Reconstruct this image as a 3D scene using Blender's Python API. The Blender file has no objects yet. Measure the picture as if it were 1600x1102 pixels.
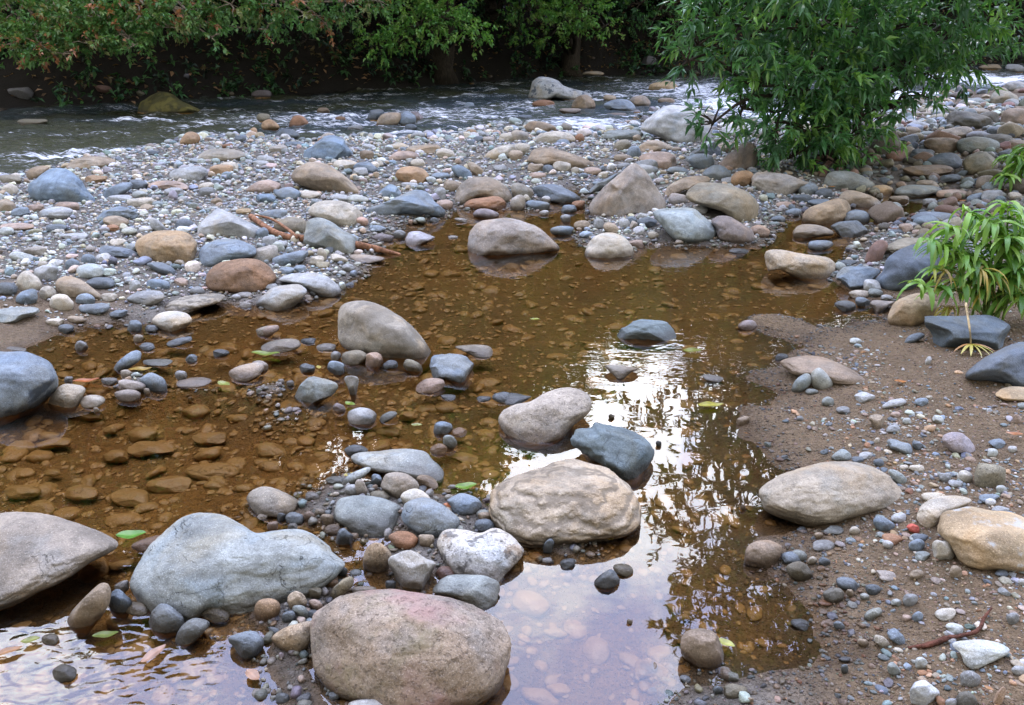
# ---------------------------------------------------------------- stone survey
# zone | colour | style | short name | where | outline (zone coordinates)
HEROES = """
B2|pinkbrown|pink|big rounded pinkish brown boulder|standing nearest of all in the front shallows|300,640 340,590 430,530 560,495 700,487 850,495 1000,515 1150,555 1270,610 1330,690 1360,790 1350,880 1300,960 1200,1010 1050,1060 930,1095 800,1095 650,1060 520,1010 400,960 320,900 295,800 292,700
B1|browngrey|crack|broad brownish grey boulder with cracks|cut off by the photo's lower left edge|-140,110 0,75 150,75 260,85 380,115 500,160 590,205 630,240 600,280 480,340 350,400 200,445 0,495 -200,520 -330,400 -330,200
P|bluepale|vein|whale-backed pale blue-grey boulder|lying across the front shallows|204,905 212,885 228,858 250,838 275,815 300,803 325,801 350,805 375,818 400,832 430,828 465,824 495,828 520,843 533,862 538,880 530,893 510,905 480,915 440,926 400,934 350,938 315,940 285,950 260,945 235,935 215,922
B1|tanbrown|plain|tapered brown stone|leaning in the ripples before the whale-backed boulder|335,670 350,630 420,560 490,490 540,450 580,455 595,500 585,560 550,610 480,665 420,690 360,690
B1|slate|plain|dome-shaped slate-blue cobble|at the water's edge under the whale-backed boulder|795,660 810,600 850,565 890,562 940,590 980,630 980,680 900,705 830,700
B1|slate|vein|dark wet wedge cobble|beside the dome-shaped slate-blue cobble|935,740 980,670 1040,635 1100,645 1120,670 1080,720 1000,765 950,770
B1|olive|speck|flat olive stone|tucked under the belly of the whale-backed boulder|1065,590 1110,555 1180,570 1230,600 1215,635 1140,640 1080,620
B1|slate|plain|dark slate triangle|alone in the sky-reflecting front shallows|1220,745 1300,710 1370,710 1410,760 1390,830 1310,840 1260,800
B1|rustbrown|plain|low brown stone|half hidden behind the whale-backed boulder|700,250 760,215 850,192 890,205 850,250 790,270
B2|greengrey|vein|loaf-shaped greenish grey cobble|first of three in a row behind the angular grey wedge|415,75 430,20 470,-10 560,-20 680,-5 770,30 775,90 740,140 660,165 560,160 480,130 425,105
B2|bluegrey|vein|plump blue-grey cobble|touching the loaf-shaped greenish cobble|775,90 790,30 830,5 900,-10 960,5 1050,70 1090,110 1070,150 990,190 900,185 830,150 790,125
B2|bluegrey|plain|small blunt blue-grey cobble|between the plump cobble and the layered boulder|1020,10 1080,-30 1150,-20 1200,10 1200,50 1150,75 1060,70
B2|rust|plain|rust-brown wet cobble|wedged under the plump blue-grey cobble|710,200 760,170 830,180 870,220 850,260 780,262 735,240
B2|tan|speck|upright tan cobble|at the head of the small water inlet|570,340 590,260 640,232 690,250 725,300 705,370 660,405 600,380
B2|palegrey|facet|angular grey wedge|between the upright tan and the white speckled rock|705,330 760,290 860,270 920,290 980,330 950,400 890,460 830,490 770,470 730,410
B2|speckwhite|speck|white rock with dark speckles|behind the greenish grey oval cobble|970,240 985,190 1030,162 1120,165 1200,180 1270,155 1340,180 1400,230 1430,280 1400,330 1330,370 1290,415 1220,410 1150,400 1060,370 1000,310
B2|greengrey|vein|oval grey cobble with a dark tip|directly behind the pinkish brown boulder|940,490 965,435 1030,408 1120,405 1220,410 1290,440 1300,490 1270,550 1230,570 1150,550 1060,520 960,505
B2|tan|speck|mottled tan cobble|against the shadowed flank of the pinkish brown boulder|85,735 150,690 220,665 310,655 300,740 270,790 200,820 120,800 95,770
B2|orangetan|plain|round orange-brown cobble|below the whale-backed boulder's middle|-10,590 10,545 60,530 110,540 132,580 110,630 50,655 0,640
B2|olive|vein|slim olive-grey stone|tilted under the tail of the whale-backed boulder|380,540 410,480 470,425 515,415 520,460 480,500 420,550
B2|white|plain|smooth white stone|cut off by the photo's bottom edge below the pinkish boulder|490,1095 560,1070 650,1064 740,1078 800,1100 780,1180 640,1190 510,1170
B3|brown|plain|blunt brown cobble|alone in the water near the sandy bank|900,760 930,710 1000,690 1070,705 1120,760 1140,840 1100,890 1020,890 950,870 910,830
B3|slate|plain|flat dark triangle stone|in the middle of the sky reflection|440,440 480,400 530,375 560,400 575,440 520,468 470,465
B3|olive|plain|small olive cobble|touching the flat dark triangle stone|540,360 580,343 630,355 648,390 600,408 560,395
L1|bluegrey|stain|stained blue-grey boulder|at the pool's edge, cut off by the photo's left side|-60,138 0,138 100,148 220,180 310,225 345,280 360,330 350,390 290,450 240,490 120,510 0,540 -150,560 -250,480 -280,300 -200,180
L1|tangrey|plain|pale brown block|beside the stained blue-grey boulder|300,480 330,420 380,370 430,358 500,365 530,390 520,430 470,495 380,500
L1|cream|plain|egg-shaped off-white cobble|beside the pale brown block in the pool|500,465 530,435 600,428 650,445 650,475 590,500 520,495
L1|bluegrey|vein|slanting blue-grey shard|breaking the surface of the upper pool|700,265 730,225 800,170 850,150 880,165 875,210 830,240 760,265 710,280
P|pinkgrey|plain|low pinkish grey cobble|on the gravel shoal beside a yellow leaf|357,583 370,573 395,567 410,568 412,578 398,590 372,592
P|tangrey|split|large sloping tan-grey boulder|in the middle of the pool|527,500 531,483 541,474 560,470 580,472 605,482 632,499 655,520 672,537 679,546 672,556 655,560 620,560 590,553 560,545 535,535 528,520
L2|bluegrey|facet|squarish blue block|at the low end of the sloping tan-grey boulder|1065,200 1085,168 1150,165 1300,178 1350,210 1385,250 1380,300 1340,335 1270,340 1180,325 1110,310 1085,260
L2|greengrey|facet|flat-topped olive grey wedge|standing alone in the shallow brown pool|230,455 260,390 310,330 360,308 440,318 500,350 515,385 470,430 420,470 340,485 260,478
L2|palegrey|plain|pale grey stone|beside the green leaf in the shallow pool|570,570 580,530 630,508 700,512 750,545 745,590 680,605 600,600
L2|palegreen|vein|long whitish cracked rock|lying at the back of the gravel patch|595,810 640,785 750,778 850,765 970,765 1060,785 1100,830 1160,885 1160,930 1100,940 1000,930 900,905 780,900 690,880 610,850
L2|slate|plain|dark bluish stone|poking out behind the long whitish rock|550,770 600,740 660,745 700,775 640,790 590,805
L2|browngrey|plain|round brown-grey cobble|in front of the long whitish rock|780,970 810,925 870,908 940,920 990,955 1020,1000 980,1050 900,1075 820,1050 780,1010
L2|cream|plain|half-buried beige cobble|between the round brown-grey and plump blue-grey cobbles|900,1070 930,1030 1000,1012 1060,1040 1090,1090 1040,1130 940,1120
L2|tangrey|plain|low cream-brown stone|in the shallows behind the whale-backed boulder|-55,1090 -30,1030 40,1000 120,1010 210,1050 265,1085 250,1130 150,1165 20,1155
L2|pinktan|speck|pinkish tan oval|in the pool under the squarish blue block|995,390 1030,340 1100,322 1170,335 1170,375 1120,400 1030,405
L2|tangrey|plain|flat pale brown slab|just above water behind the squarish blue block|1240,130 1330,115 1440,120 1475,150 1460,180 1370,180
L2|grey|facet|upright grey chip|standing near the flat-topped olive wedge|545,320 590,310 640,330 620,440 600,440 580,400
P|tanpink|pit|large smooth tan-pink boulder|propped on the dark veined block|779,655 785,642 805,632 830,627 850,615 875,606 900,607 918,616 924,630 920,645 905,655 890,665 875,675 845,682 810,679 790,670
L3|slategreen|veinfacet|dark veined blue-green block|wedged between the tan-pink and layered boulders|348,740 352,660 365,617 470,610 500,580 600,595 740,630 800,670 850,710 882,770 870,820 820,880 790,930 720,940 670,900 560,840 440,800 400,770
L3|pinktan|plain|pink pebble|wedged between the dark veined block and layered boulder|440,800 480,772 520,785 555,840 500,850
P|layertan|layer|massive layered tan boulder|at the brink of the bright sky reflection|763,780 768,765 790,750 830,735 865,718 890,712 915,718 945,728 970,745 985,760 1000,785 1005,805 1000,818 975,828 930,832 880,835 840,840 800,835 775,815 763,795
P|slategreen|facet|lone dark grey-green wedge|in the open water at mid pool|960,526 975,510 990,500 1005,496 1035,500 1050,512 1057,524 1050,531 1000,533 965,531
L3|tangrey|plain|low grey-tan stone|at the top of the sky reflection|575,250 650,240 720,250 790,265 740,290 680,320 640,310
L3|slate|vein|flat dark stone|behind the shoulder of the tan-pink boulder|-90,430 0,415 80,430 120,440 60,470 -40,475
L4|brown|plain|long flat brown boulder|half buried in sand behind two grey cobbles|80,230 140,195 250,182 350,195 450,235 560,285 640,330 560,345 420,340 280,310 140,290
L4|greengrey|plain|tilted grey-green cobble|in front of the long flat brown boulder|145,395 170,340 220,295 260,300 270,350 220,405 180,420
L4|palegreen|plain|upright pale grey cobble|against the long flat brown boulder|275,360 270,290 320,258 370,300 405,350 385,395 320,405
L4|tan|facet|three-cornered tan stone|in the middle of the sand|625,555 690,545 735,585 710,635 670,640 640,600
L4|bluegrey|facet|narrow blue-grey shard|lying on the sand before the three-cornered tan stone|720,700 760,692 830,720 890,740 890,790 800,770 740,750
L4|greengrey|plain|small grey-green stone|behind the beige shore boulder on sand|395,815 460,765 510,790 520,825 450,835
L4|mauve|plain|smooth mauve stone|half sunk in the sandy bank|1085,710 1110,670 1190,662 1240,690 1290,750 1280,790 1220,795 1140,770
P|beigetan|plain|long smooth beige boulder|resting at the edge of sand and water|1185,775 1192,762 1215,745 1245,732 1285,722 1330,719 1365,727 1390,743 1405,760 1411,775 1400,786 1360,797 1310,808 1265,816 1235,812 1200,798
L4|olive|speck|squarish olive stone|on the sand behind the cream elongated stone|1285,940 1310,860 1370,858 1470,880 1485,940 1470,1000 1400,1010 1310,1000
L4|cream|plain|rounded cream pebble|beside the squarish olive stone|1180,940 1195,905 1230,898 1270,920 1275,955 1230,975 1195,965
L4|darkblue|plain|dark blue-grey boulder|on the sand, cut off by the photo's right side|1225,305 1300,230 1400,170 1500,120 1600,95 1700,100 1760,200 1760,360 1600,360 1400,330
P|slatewet|facet|split dark slate slab|under the green plant|1445,500 1450,494 1500,493 1545,492 1575,505 1588,516 1580,530 1555,545 1500,546 1450,544 1445,525
L4|ochre|plain|flat ochre stone|below the dark blue-grey boulder at the right edge|1420,425 1450,395 1510,375 1600,380 1700,400 1680,450 1500,455
B4|cream|plain|elongated cream stone|leaning against the orange boulder|790,100 810,50 850,10 900,-10 980,-20 1060,-10 1090,15 1020,50 940,80 880,135 820,130
B4|ochre|greytop|blocky orange boulder with a grey crust|cut off by the photo's right side|915,130 940,75 1000,55 1080,40 1180,60 1290,70 1400,110 1500,180 1520,300 1450,355 1300,360 1180,355 1050,330 970,240 915,190
B4|cream|facet|cube-like cream stone|touching the blocky orange boulder|870,250 900,220 960,210 1000,230 1005,280 980,320 920,335 885,300
P|brown|plain|small brown cobble|at the water's edge under the long beige boulder|1163,880 1168,855 1185,845 1205,845 1222,855 1218,872 1205,885 1180,887
B4|darkolive|plain|dark greenish wet cobble|on the grit beside the small brown cobble|100,360 140,335 190,340 240,400 220,440 150,430 105,400
B4|pinkgrey|facet|pale angular chip|on the grit before the cube-like cream stone|570,385 600,378 680,385 680,430 610,430
B4|bluegrey|facet|pointed blue-grey stone|beside the red root on the sand|620,710 680,690 720,720 750,775 690,770
B4|palegreen|plain|fish-shaped pale green-grey stone|beside the end of the red root|985,775 1060,755 1180,755 1280,790 1280,830 1180,870 1100,892 1050,870 1030,830
B4|whiteblue|facet|jagged white stone|at the bottom edge of the sandy bank|755,1040 780,980 830,955 880,990 920,1030 910,1090 850,1120 780,1110
B4|darkolive|plain|dark olive cobble|at the photo's bottom edge beside the jagged white stone|1005,1070 1020,1035 1070,1030 1110,1060 1115,1100 1050,1120 1005,1105
B3|olive|plain|thumb-shaped olive stone|at the pool rim below the blunt brown cobble|1125,1015 1150,985 1200,990 1255,1010 1250,1045 1190,1060 1140,1050
M1|blue|vein|big smooth blue boulder|on the gravel bar toward the river|170,170 210,110 290,60 380,50 450,75 510,130 540,180 600,240 590,270 520,280 400,265 300,270 220,240 180,210
P|tan|plain|low tan-grey boulder|at the river's edge behind the big smooth blue boulder|103,262 120,248 150,244 175,248 180,255 165,262 130,264
M1|tan|plain|tan hump of stone|peeping out from behind the big smooth blue boulder|165,110 180,60 260,35 310,50 270,90 200,130
M1|bluegrey|facet|flat blue-grey slab|on the gravel before the big smooth blue boulder|590,370 650,310 720,285 800,300 860,340 860,375 740,365 660,380
M1|palegrey|facet|big grey slab with a shadowed face|behind the bluish rock|1230,460 1260,380 1320,310 1370,295 1440,330 1540,380 1650,440 1640,480 1550,495 1400,490 1290,480
M1|ochretan|pit|blunt ochre boulder|on the gravel bar beside the bluish rock|840,540 860,490 950,450 1040,440 1130,445 1190,470 1230,530 1220,590 1180,640 1080,640 960,625 880,600
M1|bluegrey|vein|bluish rock|between the ochre and the rust-brown boulders|1235,600 1260,545 1350,500 1450,490 1530,510 1590,545 1600,590 1520,610 1400,640 1300,660 1240,650
M1|slate|facet|dark triangular slab|right under the blunt ochre boulder|910,650 1000,632 1050,650 1110,715 1050,725 960,690
M1|rustbrown|pit|rough rust-brown boulder|at the pool's upper edge|1285,750 1310,690 1380,640 1500,615 1600,620 1660,650 1720,720 1710,760 1640,810 1500,825 1400,815 1310,800
M1|palegreen|plain|neat greenish egg-shaped stone|on the gravel above the slate bar|475,700 490,665 560,645 630,660 655,695 630,725 540,735 490,725
M1|slate|plain|slate bar stone|under the neat greenish egg-shaped stone|540,760 590,735 680,735 715,760 700,790 610,800 560,785
M1|cream|plain|blocky beige stone|beside the teardrop-shaped tan stone|105,750 140,700 190,695 250,750 260,800 180,830 120,820
M1|tan|plain|teardrop-shaped tan stone|pointing down toward the pool from the gravel|340,775 370,735 430,725 500,745 580,800 650,855 600,865 450,855 370,825
M1|bluepale|facet|long pale blue slab|at the gravel's edge, cut off by the photo's left side|-60,940 0,930 120,915 230,920 255,950 150,990 0,1010
M1|tangrey|layer|flat streaked grey slab|sliding into the pool below the rust-brown boulder|1020,920 1100,870 1200,840 1340,832 1400,850 1370,890 1250,920 1120,950
M1|cream|plain|flat cream stone|half awash at the pool's upper edge|945,1000 990,960 1080,942 1170,960 1195,1010 1130,1050 1060,1062 980,1035
M1|grey|plain|low grey stone|in damp grit beside the flat streaked slab|790,865 870,820 1000,820 1020,870 930,905 850,890
P|tangrey|plain|long tan-grey loaf stone|at the river's edge beyond the gravel bar|308,247 322,235 350,232 375,236 383,245 360,252 333,253
M2|tan|speck|large mottled tan boulder|on the crest of the gravel bar|215,110 250,50 330,15 420,20 500,60 590,130 650,180 690,215 600,210 500,205 380,180 270,150
M2|orangetan|plain|bright orange-tan cobble|above the wedge-shaped blue-grey rock|868,90 900,50 970,40 1040,55 1080,100 1050,150 970,145 890,125
M2|browngrey|pit|bulky brown loaf-shaped boulder|above a smaller reddish loaf|1230,270 1240,220 1270,160 1330,115 1420,105 1500,120 1570,180 1600,230 1570,260 1500,240 1420,235 1350,240 1300,260 1260,290
M2|rust|plain|reddish loaf-shaped stone|under the bulky brown loaf-shaped boulder|1295,290 1330,250 1420,232 1500,225 1545,250 1570,300 1540,318 1430,310 1340,312
M2|mauve|plain|low mauve stone|half in water under the reddish loaf|1355,345 1380,310 1440,305 1510,330 1500,360 1420,365
M2|bluegrey|facet|wedge-shaped blue-grey rock|with a sharp ridge at the pool's far shore|680,310 760,280 860,240 940,205 1000,185 1070,205 1120,260 1190,320 1160,350 1080,345 980,340 900,330 830,370 740,365 690,345
M2|blue|facet|small peaked blue stone|behind the wedge-shaped blue-grey rock|755,230 790,170 840,150 890,180 920,220 850,245
M2|cream|speck|rounded cream boulder|between the blue trapezoid and the mottled tan boulder|330,320 360,275 430,252 540,258 620,290 665,340 650,385 590,412 500,395 400,365 345,345
M2|bluepale|facet|pale blue trapezoid boulder|lying on the driftwood branch|300,540 305,430 330,375 390,358 450,375 530,420 600,460 670,480 685,530 640,580 560,590 470,590 400,560
M2|olivetan|plain|flat olive-tan stone|behind the driftwood branch|110,410 150,370 230,355 310,380 300,450 200,460 130,440
M2|lilac|facet|pale lilac kite-shaped stone|at the waterline beyond the driftwood tip|930,490 970,440 1060,445 1120,490 1040,530 950,530
M2|pinkgrey|plain|long pale pink slab|under the tip of the driftwood branch|580,595 680,590 800,610 780,630 640,640
M2|palegrey|plain|large pale egg-shaped stone|at the pool's upper edge beside the rust-brown boulder|140,750 220,710 330,702 430,720 500,770 530,815 480,845 380,830 310,790 230,770
M2|palegrey|plain|pale pillow-shaped stone|in front of the large pale egg-shaped stone|0,880 60,820 150,785 270,772 315,820 280,870 180,930 100,935 30,905
M2|bluegrey|plain|rounded blue-grey cobble|before the large mottled tan boulder|115,210 150,180 220,170 280,205 260,240 180,255
M2|pinktan|plain|flat pinkish tan cobble|beside the large mottled tan boulder's low end|-60,190 0,140 80,125 150,150 140,190 40,210
M2|palegreen|plain|pale lumpy stone|before the mottled tan boulder's thin end|545,240 620,215 700,240 680,265 590,265
P|pinkgrey|pit|flat-topped pinkish boulder|mirrored in the still water at the pool's head|731,390 735,365 745,350 765,342 790,338 815,343 840,355 862,372 875,385 862,388 830,391 790,394 750,397 735,402
M3|pinkgrey|ridge|tall pyramid-shaped pinkish boulder|behind the pale blue-green boulder|470,290 500,240 560,180 640,110 710,50 760,20 800,40 850,90 910,180 960,260 950,310 880,340 770,355 660,372 560,370 500,340
M3|bluegreen|vein|pale blue-green boulder|overhanging the water beside the pyramid-shaped boulder|878,340 900,312 1000,300 1130,305 1200,350 1270,400 1280,450 1230,510 1150,535 1070,520 1000,480 930,410
M3|mauvebrown|plain|mauve-brown boulder|behind the end of the pale blue-green boulder|1240,380 1290,350 1360,355 1440,400 1500,440 1515,510 1460,525 1370,520 1290,490 1270,430
M3|olivetan|plain|sausage-shaped olive tan boulder|behind the mauve-brown boulder|1080,230 1110,175 1180,140 1290,140 1390,165 1480,210 1545,280 1530,340 1460,390 1390,370 1320,320 1220,290 1130,270
M3|tan|plain|flat tan boulder|behind the sausage-shaped olive tan boulder|945,230 970,170 1050,120 1150,100 1220,105 1225,140 1110,170 1050,190 980,240
M3|cream|plain|domed cream cobble|half sunk in the water under the pyramid-shaped boulder|450,580 490,500 550,460 630,455 700,480 750,540 750,590 640,610 540,615 480,605
M3|slateblue|facet|slate-blue rock|beside the small gravelly channel|125,190 180,155 270,150 350,180 440,225 440,255 300,275 200,260
M3|bluegrey|facet|stacked blue-grey slab|leaning behind the pyramid-shaped boulder|445,230 500,170 600,110 660,85 600,160 520,200
M3|mauve|plain|small pinkish stone|at the water's end beside pale pebbles near the sand|1410,1040 1440,1005 1500,1000 1535,1035 1480,1060
M3|orangetan|plain|orange-brown cobble|between the mauve slope and the tan-grey loaf|1360,130 1400,75 1480,70 1510,110 1470,160 1410,170
M3|bluegrey|plain|blue cobble|under the leaning mauve boulder|1190,90 1250,35 1320,40 1370,100 1280,135
M3|bluegrey|plain|flat blue-grey disc stone|on the gravel behind the flat tan boulder|965,70 1000,42 1070,50 1120,80 1040,85
P|mauvebrown|plain|leaning mauve boulder|under the branches of the overhanging tree|1123,262 1130,248 1150,232 1165,222 1178,225 1185,245 1175,265 1145,273
T3|white|plain|big smooth white boulder|in the riffle beside the overhanging tree|800,800 850,730 920,680 1010,655 1100,665 1180,690 1240,750 1245,850 1200,910 1100,918 1020,905 950,860 870,830
T3|tanbrown|plain|long tan loaf boulder|on the bar before the big smooth white boulder|95,1000 130,940 200,918 290,935 400,970 500,1010 510,1040 440,1055 340,1050 220,1030 130,1035
T3|palegrey|stain|tall pale boulder|farthest one standing in the middle of the river|105,640 115,540 150,490 200,480 280,500 330,540 400,560 480,580 500,620 400,640 350,620 250,600 200,630
T3|tanbrown|facet|squat brown boulder|in the river beside the tall pale boulder|370,670 400,610 460,590 510,620 530,670 480,700 410,695
T3|bluegrey|facet|blue-grey slab|awash in the riffle behind the big smooth white boulder|560,660 640,615 720,620 780,680 780,705 640,695
T3|pinkbrown|plain|rounded pink-brown stone|in the riffle behind the blue-grey slab|730,630 770,600 830,600 865,640 840,670 760,665
T3|ochre|speck|ochre rock|alone in the far rapids|850,570 870,520 940,505 1010,515 1045,570 1000,578 900,580
T3|tanbrown|plain|double-humped brown cobble|at the near edge of the central riffle|80,800 110,760 190,760 270,790 260,830 140,838
T3|cream|plain|long pale boulder|behind the long tan loaf boulder|135,880 180,835 280,818 370,840 390,880 300,895 180,900
T3|tan|plain|flat tan cobble|before the big smooth white boulder|790,950 820,890 900,875 970,900 1020,940 950,950
T3|pinktan|plain|bulky tan-pink cobble|between the pyramid-shaped and the white boulders|790,990 840,955 940,945 1010,970 1030,1050 920,1070 830,1040
T3|slate|facet|dark peaked blue stone|touching the foot of the big smooth white boulder|1090,970 1200,910 1270,885 1310,960 1250,980
T3|bluegrey|plain|round blue-grey cobble|under the dark peaked blue stone|1080,990 1150,960 1240,970 1260,1030 1170,1060
T3|white|plain|whitish boulder|half hidden under the overhanging tree's lowest leaves|1310,850 1340,780 1450,770 1560,790 1580,850 1450,870
T3|brown|plain|dim brown boulder|on the far bank at the rapids' edge|1230,470 1250,430 1300,410 1350,430 1370,470 1300,480
T3|tan|plain|flat tan rock|on the dark far bank beyond the rapids|440,465 470,447 540,445 575,460 540,470
T2|blue|facet|sharp blue wedge boulder|between the gravel bar and the riffle|290,1000 300,950 360,890 430,840 490,830 560,870 620,930 640,970 560,1005 440,1005 340,1010
T2|orangetan|plain|bright ochre stone|at the near edge of the shallow riffle|35,800 45,760 90,745 130,770 145,800 90,825
T2|rust|plain|rust-tan stone|next to the bright ochre stone in the riffle|205,800 230,730 290,725 330,780 270,800
T2|slate|plain|slate hump|under the rust-tan stone in the riffle|120,850 160,805 230,810 270,850 190,880
T2|slate|facet|dark rock|in the cluster standing mid riffle|685,750 710,690 780,680 800,720 740,760
T2|tan|plain|tan rock|in the middle of the mid-riffle cluster|755,790 780,720 860,700 910,710 870,790
T2|bluegrey|facet|upright blue rock|in the mid-riffle cluster|860,790 890,720 950,690 1000,740 960,790
T2|mauve|facet|mauve rock|at the end of the mid-riffle cluster|960,690 1010,690 1050,750 1000,765
T2|cream|plain|flat cream cobble|beside the sharp blue wedge boulder|800,930 850,900 900,888 960,920 900,935
T2|pinktan|plain|pinkish tan flat stone|on the bar beyond the bright orange-tan cobble|820,1000 870,950 970,945 1020,980 930,1005
M2|bluegrey|facet|chunky blue-grey cobble|beside the pinkish tan flat stone|610,50 640,15 700,5 750,40 770,80 690,102
T2|cream|plain|low cream boulder|at the riffle's edge beside the double-humped cobble|1420,980 1500,920 1600,900 1620,960 1500,1000
T1|mossy|mossy|dark mossy boulder|lying in the dark water under the far bank|855,715 885,620 930,580 1000,565 1080,590 1130,630 1200,660 1280,690 1200,705 1050,725 930,725
T1|orangetan|plain|ochre cobble|at the head of the white ripples|1120,890 1160,830 1220,825 1250,870 1200,910 1140,905
T4|olivetan|plain|olive tan boulder|beside the bright water at the far right|1385,640 1400,580 1470,560 1550,590 1560,650 1500,675 1420,670
T4|brown|plain|brown boulder|in the shaded bank at the right edge above dark cobbles|1450,720 1500,680 1600,680 1650,760 1600,820 1480,800
T4|darkolive|plain|dark rounded boulder|in the shade right under the overhanging tree|620,940 660,860 740,810 810,820 830,900 780,960 680,980
T4|slate|plain|smooth slate cobble|beside the olive egg in the shaded bank|990,1010 1060,960 1170,960 1210,1010 1180,1050 1060,1050
T4|olive|plain|olive egg-shaped boulder|in the shaded bank behind the leafy plant|1210,1030 1240,980 1330,945 1420,980 1435,1040 1370,1080 1250,1080
T4|palegrey|facet|pale flat stone|catching light in the shaded bank|860,800 900,760 980,765 1030,790 960,810
M4|beigegrey|plain|long tan-grey loaf|before the overhanging tree's foot|-130,110 -80,75 0,78 120,90 220,130 280,150 180,190 100,225 0,210 -90,170
M4|greengrey|plain|smooth dark grey loaf boulder|beside the long tan-grey loaf|350,150 370,90 440,68 530,75 610,110 665,150 640,180 570,200 480,190 390,180
M4|tan|plain|tan loaf boulder|before the smooth dark grey loaf boulder|440,250 470,200 530,190 620,215 690,250 715,290 620,300 520,290
M4|ochretan|plain|fat beige loaf boulder|joined to the low tan loaf|210,370 240,310 320,275 430,240 500,260 520,310 470,370 390,405 270,400
M4|bluegrey|plain|blue-grey knob|under the fat beige loaf boulder|465,375 490,330 550,308 610,320 635,370 580,395 500,385
M4|slate|facet|dark rubbly slate|in the shallow channel under the blue-grey knob|390,420 460,380 550,375 620,420 610,480 530,490 430,470
M4|browngrey|plain|smooth taupe loaf|in the water under the fat beige loaf boulder|155,460 190,410 280,402 370,425 410,460 300,475 200,490
M4|greengrey|plain|long greenish grey loaf|on the right bank beyond the shallow channel|785,205 830,165 930,155 1050,165 1080,195 980,225 860,225
M4|pinktan|plain|oblong pink-brown stone|next to the long greenish grey loaf|1050,210 1080,188 1200,186 1245,205 1220,232 1080,235
M4|slateblue|plain|flat dark blue slab|behind the drooping green plant|890,365 950,325 1080,325 1180,350 1130,385 980,390
M4|creamtan|speck|knobbly cream-tan log-shaped boulder|at the pool's right-hand end|-30,600 0,565 80,560 180,580 300,595 380,610 425,650 410,710 350,745 270,745 160,710 70,680 0,685 -35,640
M4|bluegrey|facet|flat-topped blue slate|beside the knobbly cream-tan boulder|410,730 420,690 480,660 580,655 700,690 660,740 600,800 520,805 450,770
M4|darkblue|plain|big domed blue-grey boulder|behind the drooping green plant's leaves|665,745 720,690 740,620 820,560 930,525 1050,520 1160,560 1180,640 1100,700 950,760 880,800 780,808 710,790
M4|olivetan|plain|olive-tan hump|behind the big domed blue-grey boulder|710,600 740,540 820,495 920,485 1000,510 900,540 800,570 730,620
M4|redbrown|plain|red-brown pointed stone|beside the olive-tan hump|600,640 640,540 700,497 750,520 740,560 710,620 660,655
M4|pinkgrey|plain|pale pink bean-shaped stone|near the edge of the wet sand|635,900 660,875 740,880 790,885 740,920 680,945
M4|slate|plain|flat slate pebble|beside the pale pink bean-shaped stone|415,905 440,880 500,878 545,900 540,930 470,940
M4|ochretan|plain|smooth ochre tan boulder|in front of the drooping green plant|745,990 770,910 830,865 920,835 990,840 1060,900 1040,960 960,1010 880,1040 780,1030
M4|olive|plain|dull olive boulder|in the shade behind the drooping green plant|1470,760 1500,710 1580,690 1650,720 1660,800 1560,820 1490,800
"""
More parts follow.
